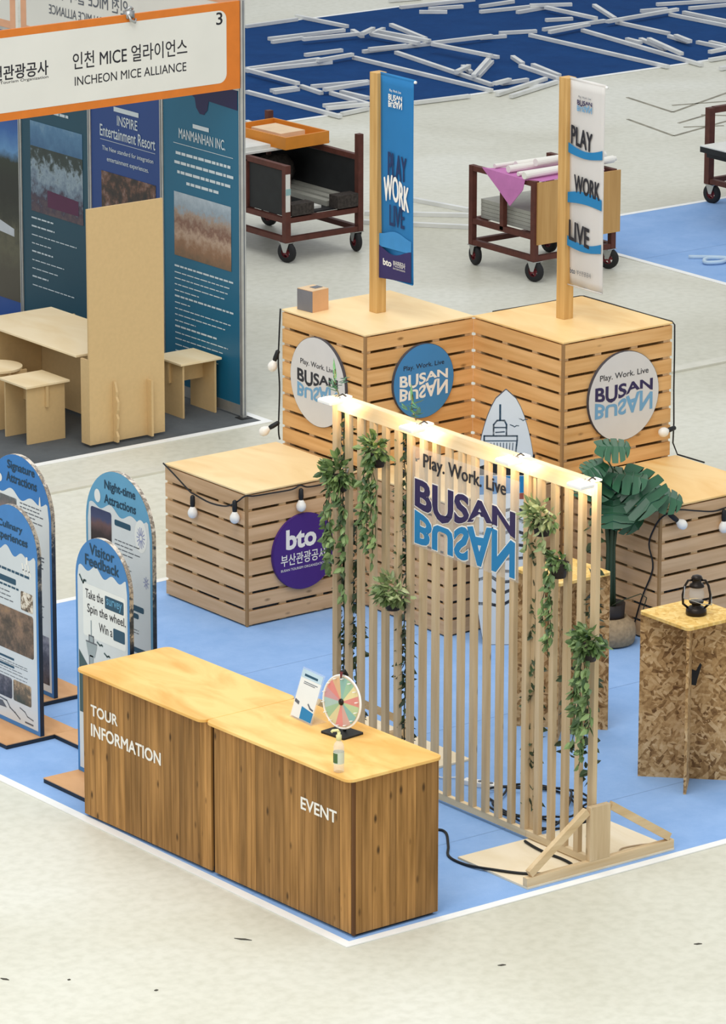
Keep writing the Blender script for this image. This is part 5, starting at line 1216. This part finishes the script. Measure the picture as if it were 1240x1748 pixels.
# ------------------------------------------------------------------ aluminium bars
BARS = [(17.23,24.89,18.02,24.92,0),(18.14,25.10,18.21,24.16,0),(16.96,24.05,18.03,23.98,0),(16.87,23.86,17.32,23.86,0),(17.13,23.60,17.88,23.50,1),(18.09,23.90,17.95,23.52,0),(17.77,23.29,18.09,23.49,2),(18.14,23.60,18.46,23.77,0),(17.98,23.38,18.06,22.57,1),(18.17,23.47,18.26,22.62,1),(18.70,23.94,18.45,22.94,0),(17.35,22.72,18.32,22.66,0),(17.36,22.62,17.86,22.55,1),(18.20,22.50,19.06,22.45,1),(18.02,22.26,18.10,21.26,2),(16.68,22.95,17.21,22.94,0),(15.62,22.65,16.66,22.64,0),(15.55,22.55,16.66,22.41,0),(16.45,22.40,17.01,22.47,1),(15.47,22.44,15.44,21.41,1),(17.04,22.49,17.05,19.95,0),(17.63,22.45,17.27,20.22,0),(15.07,21.42,15.41,21.40,0),(15.04,21.32,15.38,21.32,0),(15.50,21.44,15.44,20.97,0),(15.58,21.35,16.28,21.21,0),(15.45,20.94,16.09,20.97,1),(15.53,20.92,15.47,20.15,0),(15.66,20.90,15.68,20.43,0),(14.89,20.20,15.29,20.13,1),(14.83,20.06,15.34,19.98,1),(14.90,19.88,15.32,19.96,0),(14.82,21.53,14.80,19.77,0),(13.81,20.15,13.74,19.70,0),(17.29,20.89,17.64,21.10,1),(17.56,20.96,17.71,21.30,0),(17.29,20.58,18.11,21.32,1),(17.45,20.70,18.16,21.33,0),(15.92,19.91,16.66,19.86,0),(19.72,25.30,20.16,25.22,0),(19.53,24.83,20.61,24.73,0),(19.52,24.44,19.79,24.23,0),(19.75,24.54,20.19,24.43,0),(20.12,24.00,20.97,23.90,0),(20.36,24.30,20.91,24.33,0),(20.46,23.70,20.92,23.76,0),(20.74,23.80,21.20,23.55,1),(20.81,23.58,20.81,22.62,1),(20.39,23.07,20.72,22.96,0),(19.96,22.59,20.94,22.61,0),(19.76,22.23,20.48,22.36,1),(21.53,23.52,21.13,22.65,0),(20.77,22.37,22.01,22.51,1),(21.73,22.87,22.08,22.79,0),(20.99,22.45,20.99,21.49,0),(21.86,22.48,21.90,21.42,0),(22.09,22.49,22.10,21.64,0),(22.19,23.11,23.13,22.81,0),(22.33,22.66,22.91,22.56,0),(19.60,22.40,19.58,19.87,0),(20.31,22.28,19.97,19.73,0),(20.35,21.51,20.33,21.23,0),(20.48,21.41,20.29,20.75,0),(20.41,21.18,20.09,20.22,1),(20.88,21.36,20.81,20.93,0),(20.81,21.16,20.70,20.77,1),(20.89,20.86,20.90,20.29,0),(20.43,20.12,20.79,20.17,1),(21.01,20.77,21.00,20.41,0),(20.25,19.91,20.58,19.93,0),(19.98,19.42,20.15,19.44,0),(19.00,22.60,19.33,22.52,0),(19.39,22.72,19.83,22.56,0),(18.54,21.42,18.36,21.01,0),(18.26,20.93,18.10,20.06,0),(18.41,20.89,18.23,20.19,0),(16.96,19.74,17.99,20.14,0),(17.01,19.56,17.98,19.93,0),(17.40,20.21,17.79,20.22,0),(17.20,20.09,17.49,20.17,1),(18.36,21.79,18.39,21.50,0),(12.07,15.75,12.83,15.05,0),(11.82,15.43,12.50,14.63,0),(12.84,15.96,12.98,15.24,0)]
PLACE = [(-5.5,'near the left end of'), (-3.2,'left of the middle of'), (0,'in the middle of'), (3,'right of the middle of'), (99,'near the right end of')]
seen = {}; infos = []
for (xa, ya, xb, yb, L) in BARS[:-3]:
    mx, my = (xa+xb)/2, (ya+yb)/2
    ln = math.hypot(xb-xa, yb-ya); size = 'very short' if ln < .42 else 'short' if ln < .7 else 'mid-length' if ln < 1.1 else 'long' if ln < 1.9 else 'very long'
    sl = (xb-xa)*-.6*1 + 0; dirn = 'rising to the right' if (xb-xa) > abs(yb-ya)*.75 else 'slanting down to the right' if abs(yb-ya) > abs(xb-xa)*1.4 else 'lying crosswise'
    side = mx*.796 - my*.605
    depth = 'near edge' if my < 20.9 else 'middle' if my < 22.8 else 'far edge'
    infos.append((size, dirn, depth, side))
order = {}
for i, (s, d, e, k) in enumerate(infos): order.setdefault((s, d, e), []).append((k, i))
ORD = ['leftmost', 'second from left', 'third from left', 'fourth from left', 'fifth from left', 'sixth from left', 'seventh from left', 'eighth from left', 'ninth from left']
names = {}
for key, lst in order.items():
    lst.sort(); s, d, e = key
    for q, (k, i) in enumerate(lst):
        pos = '' if len(lst) == 1 else ', ' + ('rightmost' if q == len(lst)-1 else ORD[q])
        names[i] = '%s silver bar %s by navy carpet %s%s' % (s, d, e, pos)
for i, (xa, ya, xb, yb, L) in enumerate(BARS):
    z = L*.042 + (.0086 if i < len(BARS)-3 else .001) + .0195
    m = MB().bar((xa,ya,z), (xb,yb,z), .052, .039)
    if i < len(BARS)-3: lab, grp = names[i], 'aluminium bars strewn on the navy carpet'
    else: lab, grp = ('nearest long silver bar on bare floor between two carts','long silver bar on bare floor behind left pole, in front','farthest silver bar on bare floor right of blue banner')[(1,0,2)[i-len(BARS)+3]], 'bars on the bare floor'
    solo('aluminium_bar', m, M['alu_bar'], lab, 'bar', grp)

# ------------------------------------------------------------------ bits on the floor in front
for (x, y, l, a), lab in zip(((-1.987,.693,.06,-.5),(-1.39,.028,.025,.3),(-.522,.383,.11,-.3),(.433,-.854,.05,.2),(-1.697,.463,.02,0),(1.564,-1.282,.05,.1)),
        ('dark scrap on the floor at the lower left edge','dark speck on the floor, lowest one left of centre','thin dark splinter on floor below the EVENT counter','small dark scrap on floor right of the counter corner','tiny dark speck between the two lower left scraps','small dark scrap on floor near lower right edge')):
    m = MB(); d = Vector((math.cos(a-.65), math.sin(a-.65), 0)); e = Vector((-d.y, d.x, 0)); c = Vector((x, y, .0006))
    m.prism([c-d*l/2, c-d*l*.1-e*.009, c+d*l/2, c+d*l*.1+e*.011], (0,0,.004)); solo('debris', m, M['debris'], lab, 'debris', 'bits of debris on the floor')
